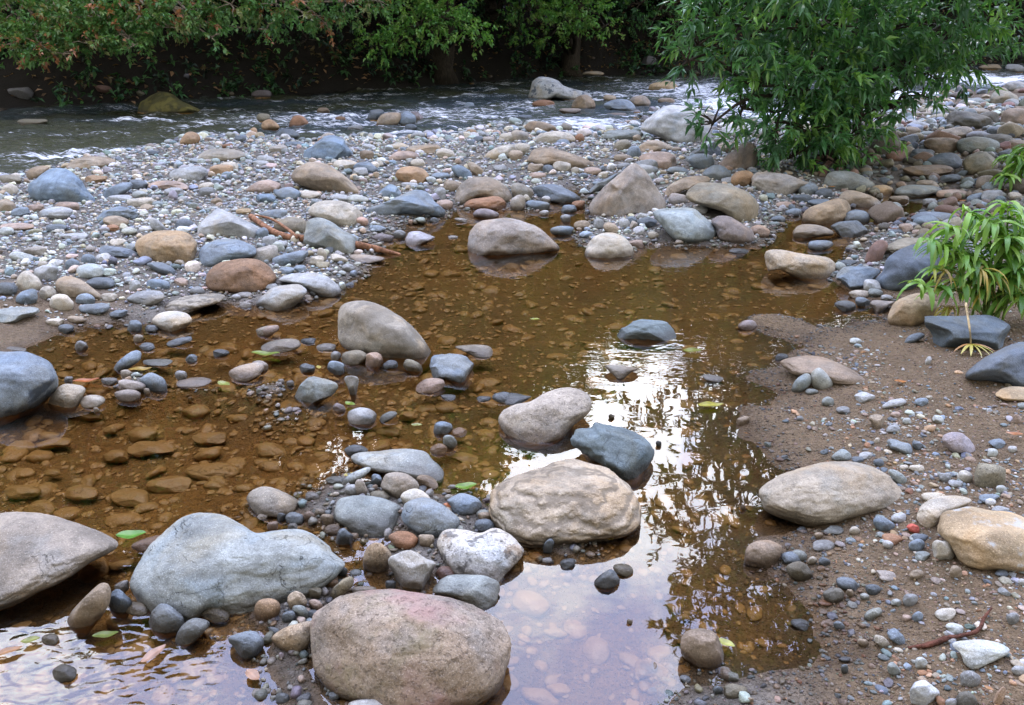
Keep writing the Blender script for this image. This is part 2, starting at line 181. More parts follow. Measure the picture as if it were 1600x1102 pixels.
# zone: colour cx cy w h [rot]  - the smaller stones
MINORS = """
B1: palegrey 655 465 85 50 -15; slate 640 550 120 110 30; olive 730 580 110 60 5; olive 270 745 85 50; darkolive 345 925 125 75 5; pinkbrown 190 845 140 95 0 s; slate 645 655 150 95 0 s; greengrey 110 680 120 45 -20 s; pinkbrown 190 1060 240 150 0 s; grey 650 350 130 45 -15 s
B2: tan 218 545 100 90 -30; olive 310 500 88 62 -15; pinktan 322 568 82 52 25; orangetan 405 445 75 50; slate 175 630 70 60; greengrey 240 600 90 55 20; bluegrey 300 610 60 40; slate 470 205 95 85 20; pinktan 285 95 62 50; bluegrey 205 100 90 60; tan 380 110 70 60; tan 525 195 50 28; brown 410 160 80 50; slate 135 95 50 40; cream 340 70 50 35; slate 720 455 55 45; cream 575 485 130 40; tan 1225 95 70 50; bluegrey 1220 140 110 60; tan 910 220 90 60; slate 140 910 190 140 20 s; bluegrey 140 1060 70 50; redbrown 1010 390 90 60; bluegrey 420 1050 60 40; slate 0 770 60 100 s; pinktan 90 140 60 40; grey 200 150 60 40; slate 460 385 60 45; brown 150 520 90 40; cream 40 90 60 30
B3: slate 300 342 88 45 -5; slate 195 255 50 85 25; tan 1235 45 30 30; cream 630 655 30 25; bluegrey 1100 1020 50 45; tan 1275 1075 40 30; slate 385 0 0 0
B4: bluegrey 130 312 115 60; grey 295 245 105 55; cream 463 170 60 42; bluegrey 620 135 125 65 20; palegrey 700 98 80 45; red 778 157 75 42 25; rust 662 212 112 52 5; white 640 241 62 36 20; bluegrey 797 247 80 66; greengrey 825 303 78 48; tan 792 402 75 46 -20; tan 1005 390 68 62; slate 562 482 76 56; palegreen 515 522 52 36; darkolive 352 515 115 78; slate 425 452 130 60 15; greengrey 562 612 92 50 -25; palegreen 687 553 60 35 15; cream 950 612 112 58; grey 760 538 80 62; cream 605 760 105 48 42; tan 508 768 60 40 15; slate 172 665 92 46 15; pinktan 315 662 72 34; bluegrey 380 677 62 42 20; white 980 755 60 34; palegreen 1000 690 95 48 20; grey 1080 960 112 78; palegreen 818 876 62 58; greengrey 672 910 82 50 45; grey 1310 640 70 62; cream 235 330 50 50 30; slate 300 335 70 45 20; greengrey 350 165 100 50; slate 810 205 90 36; palegreen 800 205 80 40; tan 440 505 40 48; tan 270 195 50 34; greengrey 165 300 90 50 15; white 1190 15 60 34; palegrey 1240 55 100 34; slate 1250 395 70 34; white 1355 445 40 40; slate 410 910 40 50; pinktan 740 635 50 32; bluegrey 800 630 60 50; grey 1340 915 70 50; grey 980 1095 60 60; pinktan 1240 1060 50 110 20
L1: bluegrey 918 125 100 42; bluegrey 1123 92 150 40 -12; cream 862 74 60 44; grey 508 122 78 66; rust 640 110 105 50 0 s; greengrey 985 222 172 38 -2; slate 1375 165 105 42; grey 682 340 92 42; cream 790 295 84 50 15; bluegrey 962 350 165 100 25; palegrey 1130 305 72 60; pinkgrey 1210 345 215 48 -5; grey 430 335 58 46; cream 915 405 44 36; cream 330 405 44 36; pinkgrey 800 430 150 70 5; olive 960 470 145 62 0 s; brown 940 765 270 95 0 s; brown 720 815 165 80 0 s; brown 1060 990 270 105 0 s; ochre 815 1070 230 120 0 s; brown 510 1040 190 100 0 s; brown 140 1035 210 90 0 s; olive 1330 910 300 120 0 s; brown 890 680 190 90 -5 s; olive 1310 700 200 80 -5 s; rustbrown 340 730 200 60 -8 s; brown 1300 490 220 75 -8 s; olive 330 915 100 45 0 s; brown 300 690 130 60 0 s; rustbrown 560 560 180 60 0 s; brown 1300 800 180 70 -20 s; brown 690 650 90 50 0 s; cream 600 520 40 30; palegrey 100 140 120 24 5; bluegrey 1195 200 70 50; pinkgrey 820 365 160 60 10
L2: palegrey 498 185 62 64; bluegrey 505 262 112 80 20; olivetan 612 192 152 80 -12; pinktan 738 210 115 85; slate 840 240 92 52; olive 978 248 125 62 20; bluegrey 320 260 92 62 10; tangrey 160 116 230 68 -8; palegrey 440 128 112 42; slate 330 90 92 34; bluegrey 1165 635 108 80; orangetan 1268 655 90 48; greengrey 1207 720 88 76; orangetan 1140 765 108 60; mauve 518 508 78 50 20; bluegrey 748 965 66 86; pinkgrey 655 1010 70 110 -20; palegreen 625 935 190 55 -28; tan 1070 965 135 62 25; greengrey 500 960 130 50; tangrey 60 25 110 50 -15; greengrey 825 560 110 45 -25; grey 350 1060 80 50; palegrey 600 1020 90 60; olive 770 1060 120 60; brown 220 740 125 88 0 s; olive 90 785 215 105 12 s; olive 410 815 110 60 0 s; palegrey 215 355 50 34; slate 210 385 80 60 s; bluegrey 1540 440 130 55 5; slate 1200 440 90 30; brown 820 660 160 60 0 s; brown 1300 890 110 60 0 s; brown 640 850 120 60 0 s; olive 200 965 200 50 0 s; brown 100 880 160 80 0 s; rustbrown 1290 820 180 70 s; pinkgrey 20 250 100 70; grey 950 560 120 60 0 s; slate 1420 450 80 30
L3: slate 915 733 36 36; tan 1440 587 85 44 -15; tan 1170 792 112 60 0 s; olive 620 565 40 30; palegrey 1250 320 120 36 8
L4: greengrey 270 408 84 34; palegrey 600 440 132 56; palegrey 790 480 142 48 -12; bluegrey 957 470 82 48; pinktan 797 550 58 36; palegreen 868 592 54 42; grey 782 640 82 48; orangetan 1010 636 68 40; palegreen 1062 580 80 44 20; slate 932 742 82 48 20; cream 680 714 38 36; greengrey 810 940 135 58 35; grey 1170 980 84 48; cream 1035 1065 140 60; white 1440 100 48 34; slate 912 72 120 48 -20; slate 84 190 82 38; greengrey 375 470 70 60; grey 470 522 80 42; grey 200 575 44 30; cream 850 880 60 34; cream 930 885 90 40; palegrey 610 805 90 40; palegreen 545 90 70 34; white 1000 215 36 60 30; grey 1100 940 80 60; white 1525 765 60 36; bluegrey 1430 730 100 60; palegreen 1400 790 70 50; slate 560 830 70 36; pinktan 1555 580 50 60; greengrey 1595 495 70 40; cream 1005 444 44 26; bluegrey 1380 1070 130 50; slate 690 850 70 44; palegreen 1455 1020 70 50
M1: olivetan 60 125 145 56; tan 30 292 125 95; orangetan 602 120 142 52 -5; bluegrey 735 188 185 72 -22; slate 865 155 115 55 15; palegrey 748 240 142 46; pinktan 1050 158 235 52; orangetan 1385 62 135 68; palegrey 1180 90 230 100; slate 350 425 132 52; bluegrey 130 326 116 58; cream 880 265 165 58; tan 915 300 84 46; palegrey 1090 200 125 50; tanbrown 1350 260 68 48; ochre 1518 322 90 40; rust 705 425 84 46; palegrey 470 475 155 40; palegrey 350 330 210 70; pinktan 222 302 105 50; palegreen 40 445 95 50; slate 1150 402 105 72; palegrey 290 705 150 100 10; bluegrey 550 622 92 64; white 640 612 92 54 -15; slateblue 730 575 225 62 8; palegreen 140 605 155 56 12; beigegrey 222 570 145 58; slate 45 805 120 85; bluegrey 170 860 140 92 -15; cream 296 832 104 82 -30; cream 385 892 155 92 10; bluegrey 532 872 124 66; slateblue 590 926 185 62; cream 345 1010 108 46; tan 475 995 112 42; slateblue 742 957 125 48 -10; bluegrey 838 1038 92 66; bluegrey 945 1050 84 40; bluegrey 412 1050 102 48; white 1520 842 112 32; white 1530 902 72 36; palegrey 980 410 110 60 40; white 910 430 90 34; tan 720 385 160 70; palegrey 920 865 110 70 15; palegreen 870 215 90 46; bluegrey 450 655 90 70; palegrey 840 785 70 70; bluegrey 985 775 140 60; pinktan 1130 760 100 44; grey 1230 820 90 60; cream 680 855 90 50; cream 265 650 60 36; grey 1290 200 100 60; cream 1290 165 90 50; cream 60 190 110 70; bluegrey 560 150 0 0; pinktan 420 290 150 56; pinktan 100 415 200 44; tan 1330 240 0 0
M2: mauve 790 485 140 50; bluegrey 758 430 105 44; grey 895 466 82 54; cream 512 616 112 54 15; palegrey 578 676 74 54 15; cream 412 592 56 82 -15; cream 372 630 100 58 -15; beigegrey 60 590 150 105 -10; bluegrey 215 615 235 70 -15; bluegrey 272 678 82 44; bluegrey 105 340 172 62 -10; pinktan 85 1062 112 54 -20; blue 1288 82 140 72 38; tan 1370 60 120 60 40; tan 1222 166 112 70; white 1280 375 80 22 8; white 1228 480 64 16; palegrey 520 235 120 40; palegrey 650 75 100 50; palegrey 30 25 100 40; cream 560 30 150 60; blue 60 240 120 60; cream 320 215 160 46; white 640 300 70 40; palegrey 960 160 110 40; palegrey 1150 215 70 90; pinktan 1180 280 100 60; bluegrey 1150 100 110 40; cream 1010 20 90 50; palegrey 1520 55 80 50; bluegrey 480 175 0 0; mauve 1200 140 0 0; grey 80 510 90 70; bluegrey 190 690 90 44; palegrey 150 530 90 50; palegrey 90 790 90 40; bluegrey 40 460 80 70
M3: tan 440 412 108 62; bluegrey 315 440 130 62 -5; tan 620 428 105 62 15; bluegrey 745 378 66 52; slate 842 388 115 62; palegrey 700 400 74 62; tangrey 60 200 145 88 25; beigegrey 38 272 96 98; bluegrey 158 285 140 62; white 215 250 58 48; pinkgrey 1030 245 105 78; white 1172 312 92 46; tan 148 50 95 62; cream 310 45 105 78; slate 225 60 80 56; pinktan 160 98 110 38; slate 1415 566 110 28; palegrey 335 365 66 46; palegrey 540 402 62 66; greengrey 1110 150 0 0; pinktan 780 525 100 54; cream 880 470 70 44; white 200 330 60 34; rust 415 280 80 52; bluegrey 355 305 90 48; palegrey 1360 130 100 46; pinktan 1545 450 120 80; cream 395 70 46 54; bluegrey 445 95 60 30; bluegrey 540 150 90 30; cream 570 95 70 40 -20; pinktan 500 70 100 50; palegrey 835 60 150 70; grey 700 40 90 40
T3: tan 610 615 72 46; brown 965 632 100 40; beigegrey 45 850 105 76; greengrey 690 842 235 62; bluegrey 760 955 80 85; grey 840 1042 145 84; tan 1340 925 125 72; olive 618 455 62 34; rust 200 650 130 50; pinkbrown 660 715 120 20; pinkbrown 360 690 130 30; slate 80 735 110 36; rust 420 865 60 56; olivetan 690 910 100 76; tan 1030 935 50 36; brown 1180 640 0 0; cream 60 930 110 70; tan 20 970 90 70; palegrey 250 850 0 0; bluegrey 320 890 80 40; tan 690 985 120 40; tan 780 860 50 40; grey 560 670 0 0; palegrey 200 1000 0 0
T2: olive 45 735 85 52; brown 420 693 72 42; rustbrown 525 745 60 40; slate 965 798 80 50; tanbrown 690 968 82 62; orangetan 1345 830 62 46; bluegrey 1330 660 60 42; cream 1570 860 110 56; tan 1050 935 200 66; cream 1180 960 120 60; beigegrey 140 930 110 50; pinkgrey 1450 872 70 40; slate 1390 870 70 40; palegrey 700 920 90 40; bluegrey 1340 890 50 40; palegrey 60 1000 110 56; bluegrey 240 900 120 30; tan 1120 800 0 0; grey 620 800 90 40; brown 1300 745 0 0
T1: tan 280 1060 0 0; orangetan 1580 825 60 50; palegrey 1290 1020 0 0; slate 1500 865 70 40; cream 1430 1040 120 60; slate 950 955 80 30; rust 1420 912 70 28; olive 200 760 180 40
T4: grey 1560 545 185 66 5; greengrey 1280 640 150 52; grey 1110 692 130 50; darkolive 1250 760 280 125 10; browngrey 1160 842 230 90 -10; brown 1090 905 230 90; greengrey 1310 905 250 105; darkolive 1430 885 200 95; slate 960 970 160 76; redbrown 800 975 130 64; pinkgrey 880 955 68 78; brown 1000 1062 300 66; olivetan 1000 690 110 48; darkolive 1380 745 130 90; slate 1500 970 130 70; brown 1560 910 130 80; grey 1530 1040 150 70; slate 1420 820 110 60; tan 1390 420 130 36; grey 1540 430 120 56; olivetan 1080 735 140 50; slate 870 880 150 60 -15; greengrey 990 845 120 50; browngrey 1300 700 160 50; palegrey 1440 800 70 34
M4: bluegrey 250 182 130 74; slate 350 208 112 56; greengrey 772 300 124 76; ochre 712 190 135 62; tan 990 145 130 34; grey 1400 228 140 80; bluegrey 1300 238 122 54 -10; cream 1540 225 80 50; orangetan 1580 170 70 60; darkolive 1480 300 240 76 -8; brown 170 540 150 50 0 s; slateblue 325 530 155 56; palegrey 650 790 115 82; cream 575 838 132 54; bluegrey 590 885 98 52 20; slate 500 640 130 34; pinktan 862 425 92 56; pinktan 940 452 82 34; slate 800 450 90 40; grey 1030 120 60 50; slate 1140 110 120 40; slate 215 240 120 48; bluegrey 330 265 150 40; bluegrey 60 370 90 46; pinktan 100 280 90 40; bluegrey 160 330 100 50; palegrey 910 410 80 40; slate 1540 350 150 60; beigegrey 1580 380 90 70; palegrey 1010 265 100 44; slate 1120 262 90 40; tan 820 245 130 40; white 705 782 26 22; palegrey 740 860 80 34; greengrey 670 830 90 50
"""
import bpy, math, random
import numpy as np
from mathutils import Vector
rng = np.random.default_rng(7)
random.seed(7)
SC = bpy.context.scene
COL = SC.collection

# ---------------------------------------------------------------- camera
CAM_H, TILT, FPX = 1.5, math.radians(22.5), 1256.0
CT, ST = math.cos(TILT), math.sin(TILT)
cam_d = bpy.data.cameras.new("camera"); cam = bpy.data.objects.new("camera", cam_d); COL.objects.link(cam)
cam.location = (0, 0, CAM_H); cam.rotation_euler = (math.pi / 2 - TILT, 0, 0)
cam_d.sensor_width = 36; cam_d.lens = 36 * FPX / 1600; cam_d.clip_end = 500; cam_d.clip_start = 0.05
SC.camera = cam
CAMP = np.array([0, 0, CAM_H])

def rays(px, py):
    u = (np.asarray(px, float) - 800) / FPX; v = (551 - np.asarray(py, float)) / FPX
    return np.stack([u, CT + v * ST, -ST + v * CT], -1)

def P(px, py, z=0.0):
    d = rays(px, py); t = (z - CAM_H) / d[..., 2]
    return CAMP + d * t[..., None]

def at(px, py, dist):                      # point along a sight line at a forward distance
    return CAMP + rays(px, py) * dist

def project(p):
    r = p - CAMP
    f = r[..., 1] * CT - r[..., 2] * ST
    u = r[..., 0] / f; v = (r[..., 1] * ST + r[..., 2] * CT) / f
    return 800 + u * FPX, 551 - v * FPX

ZONE = {'P': (0, 0, 1.0)}
for ri, (r, y0, s) in enumerate((('T', 0, 3.9925), ('M', 250, 3.9925), ('L', 510, 3.9925), ('B', 780, 3.4225))):
    for k in range(4):
        ZONE[f'{r}{k+1}'] = (400 * k, y0, s)

# ---------------------------------------------------------------- noise
_pr = np.random.default_rng(3)
_perm = np.concatenate([_pr.permutation(256)] * 3)
_g3 = _pr.normal(size=(256, 3)); _g3 /= np.linalg.norm(_g3, axis=1)[:, None]
def pnoise(p):
    p = np.asarray(p, float); i = np.floor(p).astype(int); f = p - i; i &= 255
    w = f * f * f * (f * (f * 6 - 15) + 10); out = 0
    for dx in (0, 1):
        for dy in (0, 1):
            for dz in (0, 1):
                h = _perm[_perm[_perm[i[:, 0] + dx] + i[:, 1] + dy] + i[:, 2] + dz]
                g = _g3[h]
                n = (g * (f - np.array([dx, dy, dz]))).sum(1)
                wt = (w[:, 0] if dx else 1 - w[:, 0]) * (w[:, 1] if dy else 1 - w[:, 1]) * (w[:, 2] if dz else 1 - w[:, 2])
                out = out + n * wt
    return out * 1.5
def fbm(p, o=4, g=0.5):
    a, s, r = 1.0, 1.0, 0
    for _ in range(o):
        r = r + a * pnoise(p * s + 17.3 * s); a *= g; s *= 2.03
    return r
def n2(x, y, s, o=3, z=0.5):
    return fbm(np.stack([x * s, y * s, np.full_like(x, z)], -1), o)

# ---------------------------------------------------------------- water lines (traced on the ground plane)
def gp(pts): return P(*np.array(pts, float).T)[:, :2]
POOL = gp([(-260, 620), (0, 590), (60, 545), (110, 520), (180, 508), (240, 510), (275, 490), (330, 468), (400, 478), (440, 482), (530, 455), (570, 425),
           (585, 400), (610, 370), (630, 352), (690, 343), (712, 322), (735, 330), (800, 326), (840, 330), (868, 300), (905, 292), (925, 345), (905, 372), (930, 395),
           (1010, 388), (1030, 385), (1120, 385), (1190, 380), (1215, 350), (1262, 330), (1330, 322), (1385, 300), (1470, 300), (1475, 325), (1400, 340), (1350, 360), (1330, 395), (1300, 425), (1335, 462), (1395, 478), (1392, 500),
           (1330, 505), (1260, 520), (1225, 560), (1160, 592), (1215, 620), (1148, 640), (1185, 700), (1242, 738), (1190, 775), (1245, 822),
           (1180, 845), (1170, 875), (1200, 900), (1245, 940), (1262, 1000), (1240, 1045), (1120, 1050), (1070, 1075), (1050, 1102)])
POOL = np.vstack([POOL, [[0.33, 0.6], [0.2, -3], [-4, -3], [-4, 2.2]]])
ISL = [gp(q) for q in (
    [(405, 795), (480, 778), (540, 748), (640, 765), (720, 775), (770, 800), (760, 850), (700, 880), (640, 905), (600, 900), (585, 870), (620, 840), (560, 830), (520, 850), (470, 820)],
    [(395, 955), (520, 908), (548, 930), (505, 960), (500, 1000), (470, 1010), (480, 1060), (520, 1102), (640, 1130), (440, 1110), (430, 1050), (440, 990)],
    [(855, 850), (870, 832), (930, 832), (925, 850), (880, 868)])]
RIV = gp([(-300, 300), (0, 278), (60, 266), (115, 250), (200, 236), (285, 222), (300, 213), (400, 214), (470, 222), (560, 213), (640, 218), (720, 206), (800, 192), (900, 206), (995, 205),
          (1010, 175), (1100, 170), (1150, 196), (1290, 196), (1400, 168), (1480, 150), (1600, 134), (1800, 122)])
FARL = np.array([(-300, 182), (0, 170), (200, 163), (400, 151), (600, 140), (750, 128), (850, 121), (1000, 117), (1150, 118), (1400, 104), (1600, 99), (1800, 97)], float)
FARP = P(FARL[:, 0], FARL[:, 1])[:, :2]
RIV = np.vstack([RIV, FARP[::-1]])

def sdist(x, y, poly):
    p = np.stack([x, y], -1); d2 = np.full(len(x), 1e9); ins = np.zeros(len(x), bool)
    for a, b in zip(poly, np.roll(poly, -1, 0)):
        e = b - a; w = p - a
        t = np.clip((w @ e) / (e @ e + 1e-12), 0, 1)
        q = w - t[:, None] * e
        d2 = np.minimum(d2, (q * q).sum(1))
        c = (a[1] > p[:, 1]) != (b[1] > p[:, 1])
        with np.errstate(divide='ignore', invalid='ignore'):
            xi = (b[0] - a[0]) * (p[:, 1] - a[1]) / (b[1] - a[1]) + a[0]
        ins ^= c & (p[:, 0] < xi)
    return np.sqrt(d2) * np.where(ins, 1, -1)

FX, FY = FARP[:, 0], FARP[:, 1]
def ground(x, y, full=False):
    x = np.atleast_1d(np.asarray(x, float)); y = np.atleast_1d(np.asarray(y, float))
    x = x + 0.04 * n2(x, y, 2.5, 3, 1.7); y = y + 0.05 * n2(x, y, 2.5, 3, 7.7)
    x = x + 0.014 * n2(x, y, 9, 2, 2.7); y = y + 0.018 * n2(x, y, 9, 2, 4.7)
    dp = sdist(x, y, POOL)
    for q in ISL: dp = np.minimum(dp, -sdist(x, y, q))
    dr = sdist(x, y, RIV)
    d = np.maximum(dp, dr)
    e = np.maximum(-d, 0); wet = np.maximum(d, 0)
    pool_d = 0.085 * (1 - np.exp(-np.maximum(dp, 0) / np.where((x > .4) & (y < 4.2), .55, .30))); riv_d = 0.30 * (1 - np.exp(-np.maximum(dr, 0) / 0.9))
    land = 0.10 * (1 - np.exp(-e / 0.65)) + 0.012 * np.clip(e, 0, 3)
    h = np.where(d > 0, -np.maximum(pool_d, riv_d), land)
    near = np.exp(-np.minimum(e, 5) / 0.3)
    h = h + 0.018 * n2(x, y, 1.6, 3) * (0.4 + 0.6 * (1 - near)) + 0.007 * n2(x, y, 9.0, 3)
    for (bx, by, r, a) in BUMPS:
        h = h + a * np.exp(-((x - bx) ** 2 + (y - by) ** 2) / (r * r))
    fy = np.interp(x, FX, FY) + .35 * n2(x, 0 * x, .7, 3, 8.8) + .1
    far = np.maximum(y - fy, 0) * 0.92
    bank = 0.55 * far - 0.10 * np.maximum(far - 1.2, 0) + 0.35 * np.maximum(far - 6, 0)
    h = h + np.minimum(bank, 9) * 1.0 + np.where(far > 0, 0.25 * n2(x, y, 0.5, 4) * np.minimum(far, 1.5), 0)
    rb = np.clip((x - 3.2) / 4, 0, 1) * np.clip((y - 4) / 3, 0, 1) * (e > 0)
    h = h + 0.12 * rb * (1 - np.exp(-e / 1.0))
    if full: return h, dp, dr, far
    return h
BUMPS = []
for px, py, r, a in ((225, 600, .14, .10), (450, 650, .17, .07), (420, 605, .16, .08), (310, 610, .12, .07), (215, 575, .1, .05), (540, 560, .1, .04), (1200, 505, .18, .07), (560, 650, .15, .03), (700, 680, .1, .03)):
    q = P(px, py); BUMPS.append((q[0], q[1], r, a))

# ---------------------------------------------------------------- mesh helpers
def link(name, me, mat=None, parent=None, loc=None):
    o = bpy.data.objects.new(name, me); COL.objects.link(o)
    if mat is not None: me.materials.append(mat)
    if parent is not None: o.parent = parent
    if loc is not None: o.location = loc
    return o
def mesh_np(name, V, F, smooth=True, col=None):
    me = bpy.data.meshes.new(name)
    V = np.ascontiguousarray(V, np.float32); F = np.asarray(F, np.int32); k = F.shape[1]
    me.vertices.add(len(V)); me.vertices.foreach_set('co', V.ravel())
    me.loops.add(F.size); me.loops.foreach_set('vertex_index', F.ravel())
    me.polygons.add(len(F)); me.polygons.foreach_set('loop_start', np.arange(0, F.size, k, dtype=np.int32))
    me.polygons.foreach_set('loop_total', np.full(len(F), k, np.int32))
    me.polygons.foreach_set('use_smooth', np.full(len(F), smooth))
    me.update(calc_edges=True); me.validate()
    if col is not None: vcol(me, 'col', col)
    return me
def vcol(me, name, c):
    a = me.attributes.new(name, 'FLOAT_COLOR', 'POINT')
    c = np.asarray(c, np.float32)
    if c.shape[1] == 3: c = np.hstack([c, np.ones((len(c), 1), np.float32)])
    a.data.foreach_set('color', c.ravel())
def ico(n):
    import bmesh
    bm = bmesh.new(); bmesh.ops.create_icosphere(bm, subdivisions=n, radius=1)
    V = np.array([v.co[:] for v in bm.verts]); F = np.array([[v.index for v in f.verts] for f in bm.faces]); bm.free()
    return V / np.linalg.norm(V, axis=1)[:, None], F
ICO = {k: ico(k) for k in (2, 3, 4, 5, 6)}
def gridmesh(xs, ys):
    nx, ny = len(xs), len(ys); X, Y = np.meshgrid(xs, ys)
    i = np.arange(nx * ny).reshape(ny, nx)
    F = np.stack([i[:-1, :-1], i[:-1, 1:], i[1:, 1:], i[1:, :-1]], -1).reshape(-1, 4)
    return X.ravel(), Y.ravel(), F
def tube(path, rad, n=7, jit=0.0, r_=rng):
    path = np.asarray(path, float); rad = np.broadcast_to(np.asarray(rad, float), (len(path),))
    T = np.gradient(path, axis=0); T /= np.linalg.norm(T, axis=1)[:, None] + 1e-9
    ref = np.array([0.31, 0.2, 0.93]) if abs(T[0, 2]) < 0.9 else np.array([1, 0.1, 0])
    V = []
    for p, t, r in zip(path, T, rad):
        a = np.cross(t, ref); a /= np.linalg.norm(a) + 1e-9; b = np.cross(t, a)
        th = np.arange(n) * 2 * math.pi / n
        rr = r * (1 + jit * r_.normal(size=n))
        V.append(p + (np.cos(th) * rr)[:, None] * a + (np.sin(th) * rr)[:, None] * b)
    V = np.vstack(V); m = len(path); F = []
    for k in range(m - 1):
        for j in range(n):
            F.append((k * n + j, k * n + (j + 1) % n, (k + 1) * n + (j + 1) % n, (k + 1) * n + j))
    c0, c1 = len(V), len(V) + 1
    V = np.vstack([V, path[:1], path[-1:]])
    for j in range(n):
        F.append((c0, (j + 1) % n, j, j)); F.append((c1, (m - 1) * n + j, (m - 1) * n + (j + 1) % n, (m - 1) * n + (j + 1) % n))
    return V, F
class MB:
    def __init__(s): s.V = []; s.F = []; s.n = 0
    def add(s, V, F):
        s.V.append(np.asarray(V)); s.F.extend([tuple(i + s.n for i in f) for f in F]); s.n += len(V)
    def build(s, name, mat, parent=None, loc=(0, 0, 0)):
        me = bpy.data.meshes.new(name); V = np.vstack(s.V) - np.asarray(loc)
        F = [tuple(dict.fromkeys(f)) for f in s.F]
        me.from_pydata(V.tolist(), [], F); me.update()
        me.polygons.foreach_set('use_smooth', [True] * len(me.polygons))
        return link(name, me, mat, parent)
def curve(pts, n=24):
    pts = np.asarray(pts, float); k = len(pts); t = np.linspace(0, k - 1, n); o = []
    for s in t:
        i = min(int(s), k - 2); f = s - i
        p0, p1, p2, p3 = pts[max(i - 1, 0)], pts[i], pts[i + 1], pts[min(i + 2, k - 1)]
        o.append(0.5 * (2 * p1 + (p2 - p0) * f + (2 * p0 - 5 * p1 + 4 * p2 - p3) * f * f + (3 * p1 - p0 - 3 * p2 + p3) * f ** 3))
    return np.array(o)
def tag(o, label=None, cat=None, group=None, kind=None):
    if label: o['label'] = label
    if cat: o['category'] = cat
    if group: o['group'] = group
    if kind: o['kind'] = kind
    return o

# ---------------------------------------------------------------- node helpers
class NT:
    def __init__(s, name):
        s.m = bpy.data.materials.new(name); s.m.use_nodes = True; s.t = s.m.node_tree; s.t.nodes.clear()
        s.out = s.t.nodes.new('ShaderNodeOutputMaterial')
    def n(s, typ, **kw):
        nd = s.t.nodes.new('ShaderNode' + typ)
        for k, v in kw.items():
            if k[0] == '_':
                key = k[1:]; key = int(key) if key.isdigit() else key.replace('__', ' ')
                s.put(nd, key, v)
            else: setattr(nd, k, v)
        return nd
    def put(s, nd, key, v):
        if isinstance(v, bpy.types.NodeSocket): s.t.links.new(v, nd.inputs[key])
        else: nd.inputs[key].default_value = v
    def math(s, op, a, b=0.0, c=None, clamp=False):
        nd = s.t.nodes.new('ShaderNodeMath'); nd.operation = op; nd.use_clamp = clamp
        s.put(nd, 0, a); s.put(nd, 1, b)
        if c is not None: s.put(nd, 2, c)
        return nd.outputs[0]
    def mix(s, f, a, b, typ='MIX'):
        nd = s.t.nodes.new('ShaderNodeMix'); nd.data_type = 'RGBA'; nd.blend_type = typ
        s.put(nd, 0, f)
        for k, v in ((6, a), (7, b)):
            if isinstance(v, tuple) and len(v) == 3: v = (*v, 1)
            s.put(nd, k, v)
        return nd.outputs[2]
    def ramp(s, f, lo, hi, a=0.0, b=1.0):
        nd = s.t.nodes.new('ShaderNodeMapRange'); nd.interpolation_type = 'SMOOTHSTEP'
        s.put(nd, 0, f); nd.inputs[1].default_value = lo; nd.inputs[2].default_value = hi; nd.inputs[3].default_value = a; nd.inputs[4].default_value = b
        return nd.outputs[0]
    def noise(s, vec, scale, detail=3, rough=0.55, dist=0.0):
        nd = s.n('TexNoise'); s.put(nd, 'Vector', vec); s.put(nd, 'Scale', scale); s.put(nd, 'Detail', detail); s.put(nd, 'Roughness', rough); s.put(nd, 'Distortion', dist)
        return nd.outputs[0]
    def vor(s, vec, scale, feature='F1'):
        nd = s.n('TexVoronoi', feature=feature); s.put(nd, 'Vector', vec); s.put(nd, 'Scale', scale)
        return nd
    def bump(s, h, dist, strength=1.0, normal=None):
        nd = s.n('Bump'); s.put(nd, 'Height', h); s.put(nd, 'Distance', dist); s.put(nd, 'Strength', strength)
        if normal is not None: s.put(nd, 'Normal', normal)
        return nd.outputs[0]
    def done(s, shader):
        s.t.links.new(shader, s.out.inputs[0]); return s.m
    def pbsdf(s, col, rough, normal=None, spec=0.35, **kw):
        b = s.n('BsdfPrincipled'); s.put(b, 'Base Color', col); s.put(b, 'Roughness', rough); s.put(b, 'Specular IOR Level', spec)
        if normal is not None: s.put(b, 'Normal', normal)
        for k, v in kw.items(): s.put(b, k.replace('_', ' '), v)
        return b.outputs[0]

PAL = dict(
    pinkbrown=(.25, .195, .14), browngrey=(.245, .20, .145), bluepale=(.24, .258, .235), tanbrown=(.26, .19, .115), slate=(.115, .135, .15),
    olive=(.19, .165, .105), rustbrown=(.22, .12, .055), greengrey=(.205, .225, .205), bluegrey=(.17, .21, .245), rust=(.27, .13, .055), tan=(.31, .235, .15),
    palegrey=(.32, .325, .315), speckwhite=(.40, .39, .36), orangetan=(.36, .22, .105), white=(.46, .455, .43), brown=(.23, .165, .105), tangrey=(.285, .245, .18),
    cream=(.42, .365, .275), pinkgrey=(.315, .265, .215), palegreen=(.34, .36, .33), pinktan=(.36, .255, .185), grey=(.235, .24, .235), tanpink=(.33, .275, .205),
    slategreen=(.115, .15, .155), layertan=(.34, .265, .17), mauve=(.27, .225, .225), beigetan=(.31, .255, .175), darkblue=(.10, .125, .155), slatewet=(.10, .13, .15),
    ochre=(.36, .26, .145), darkolive=(.11, .10, .075), whiteblue=(.43, .45, .46), blue=(.16, .225, .29), ochretan=(.36, .255, .14), olivetan=(.25, .215, .145),
    lilac=(.36, .345, .37), slateblue=(.15, .18, .21), bluegreen=(.27, .315, .315), mauvebrown=(.235, .19, .165), mossy=(.10, .095, .04), beigegrey=(.32, .285, .235),
    creamtan=(.38, .305, .205), redbrown=(.22, .125, .09), red=(.42, .09, .06))
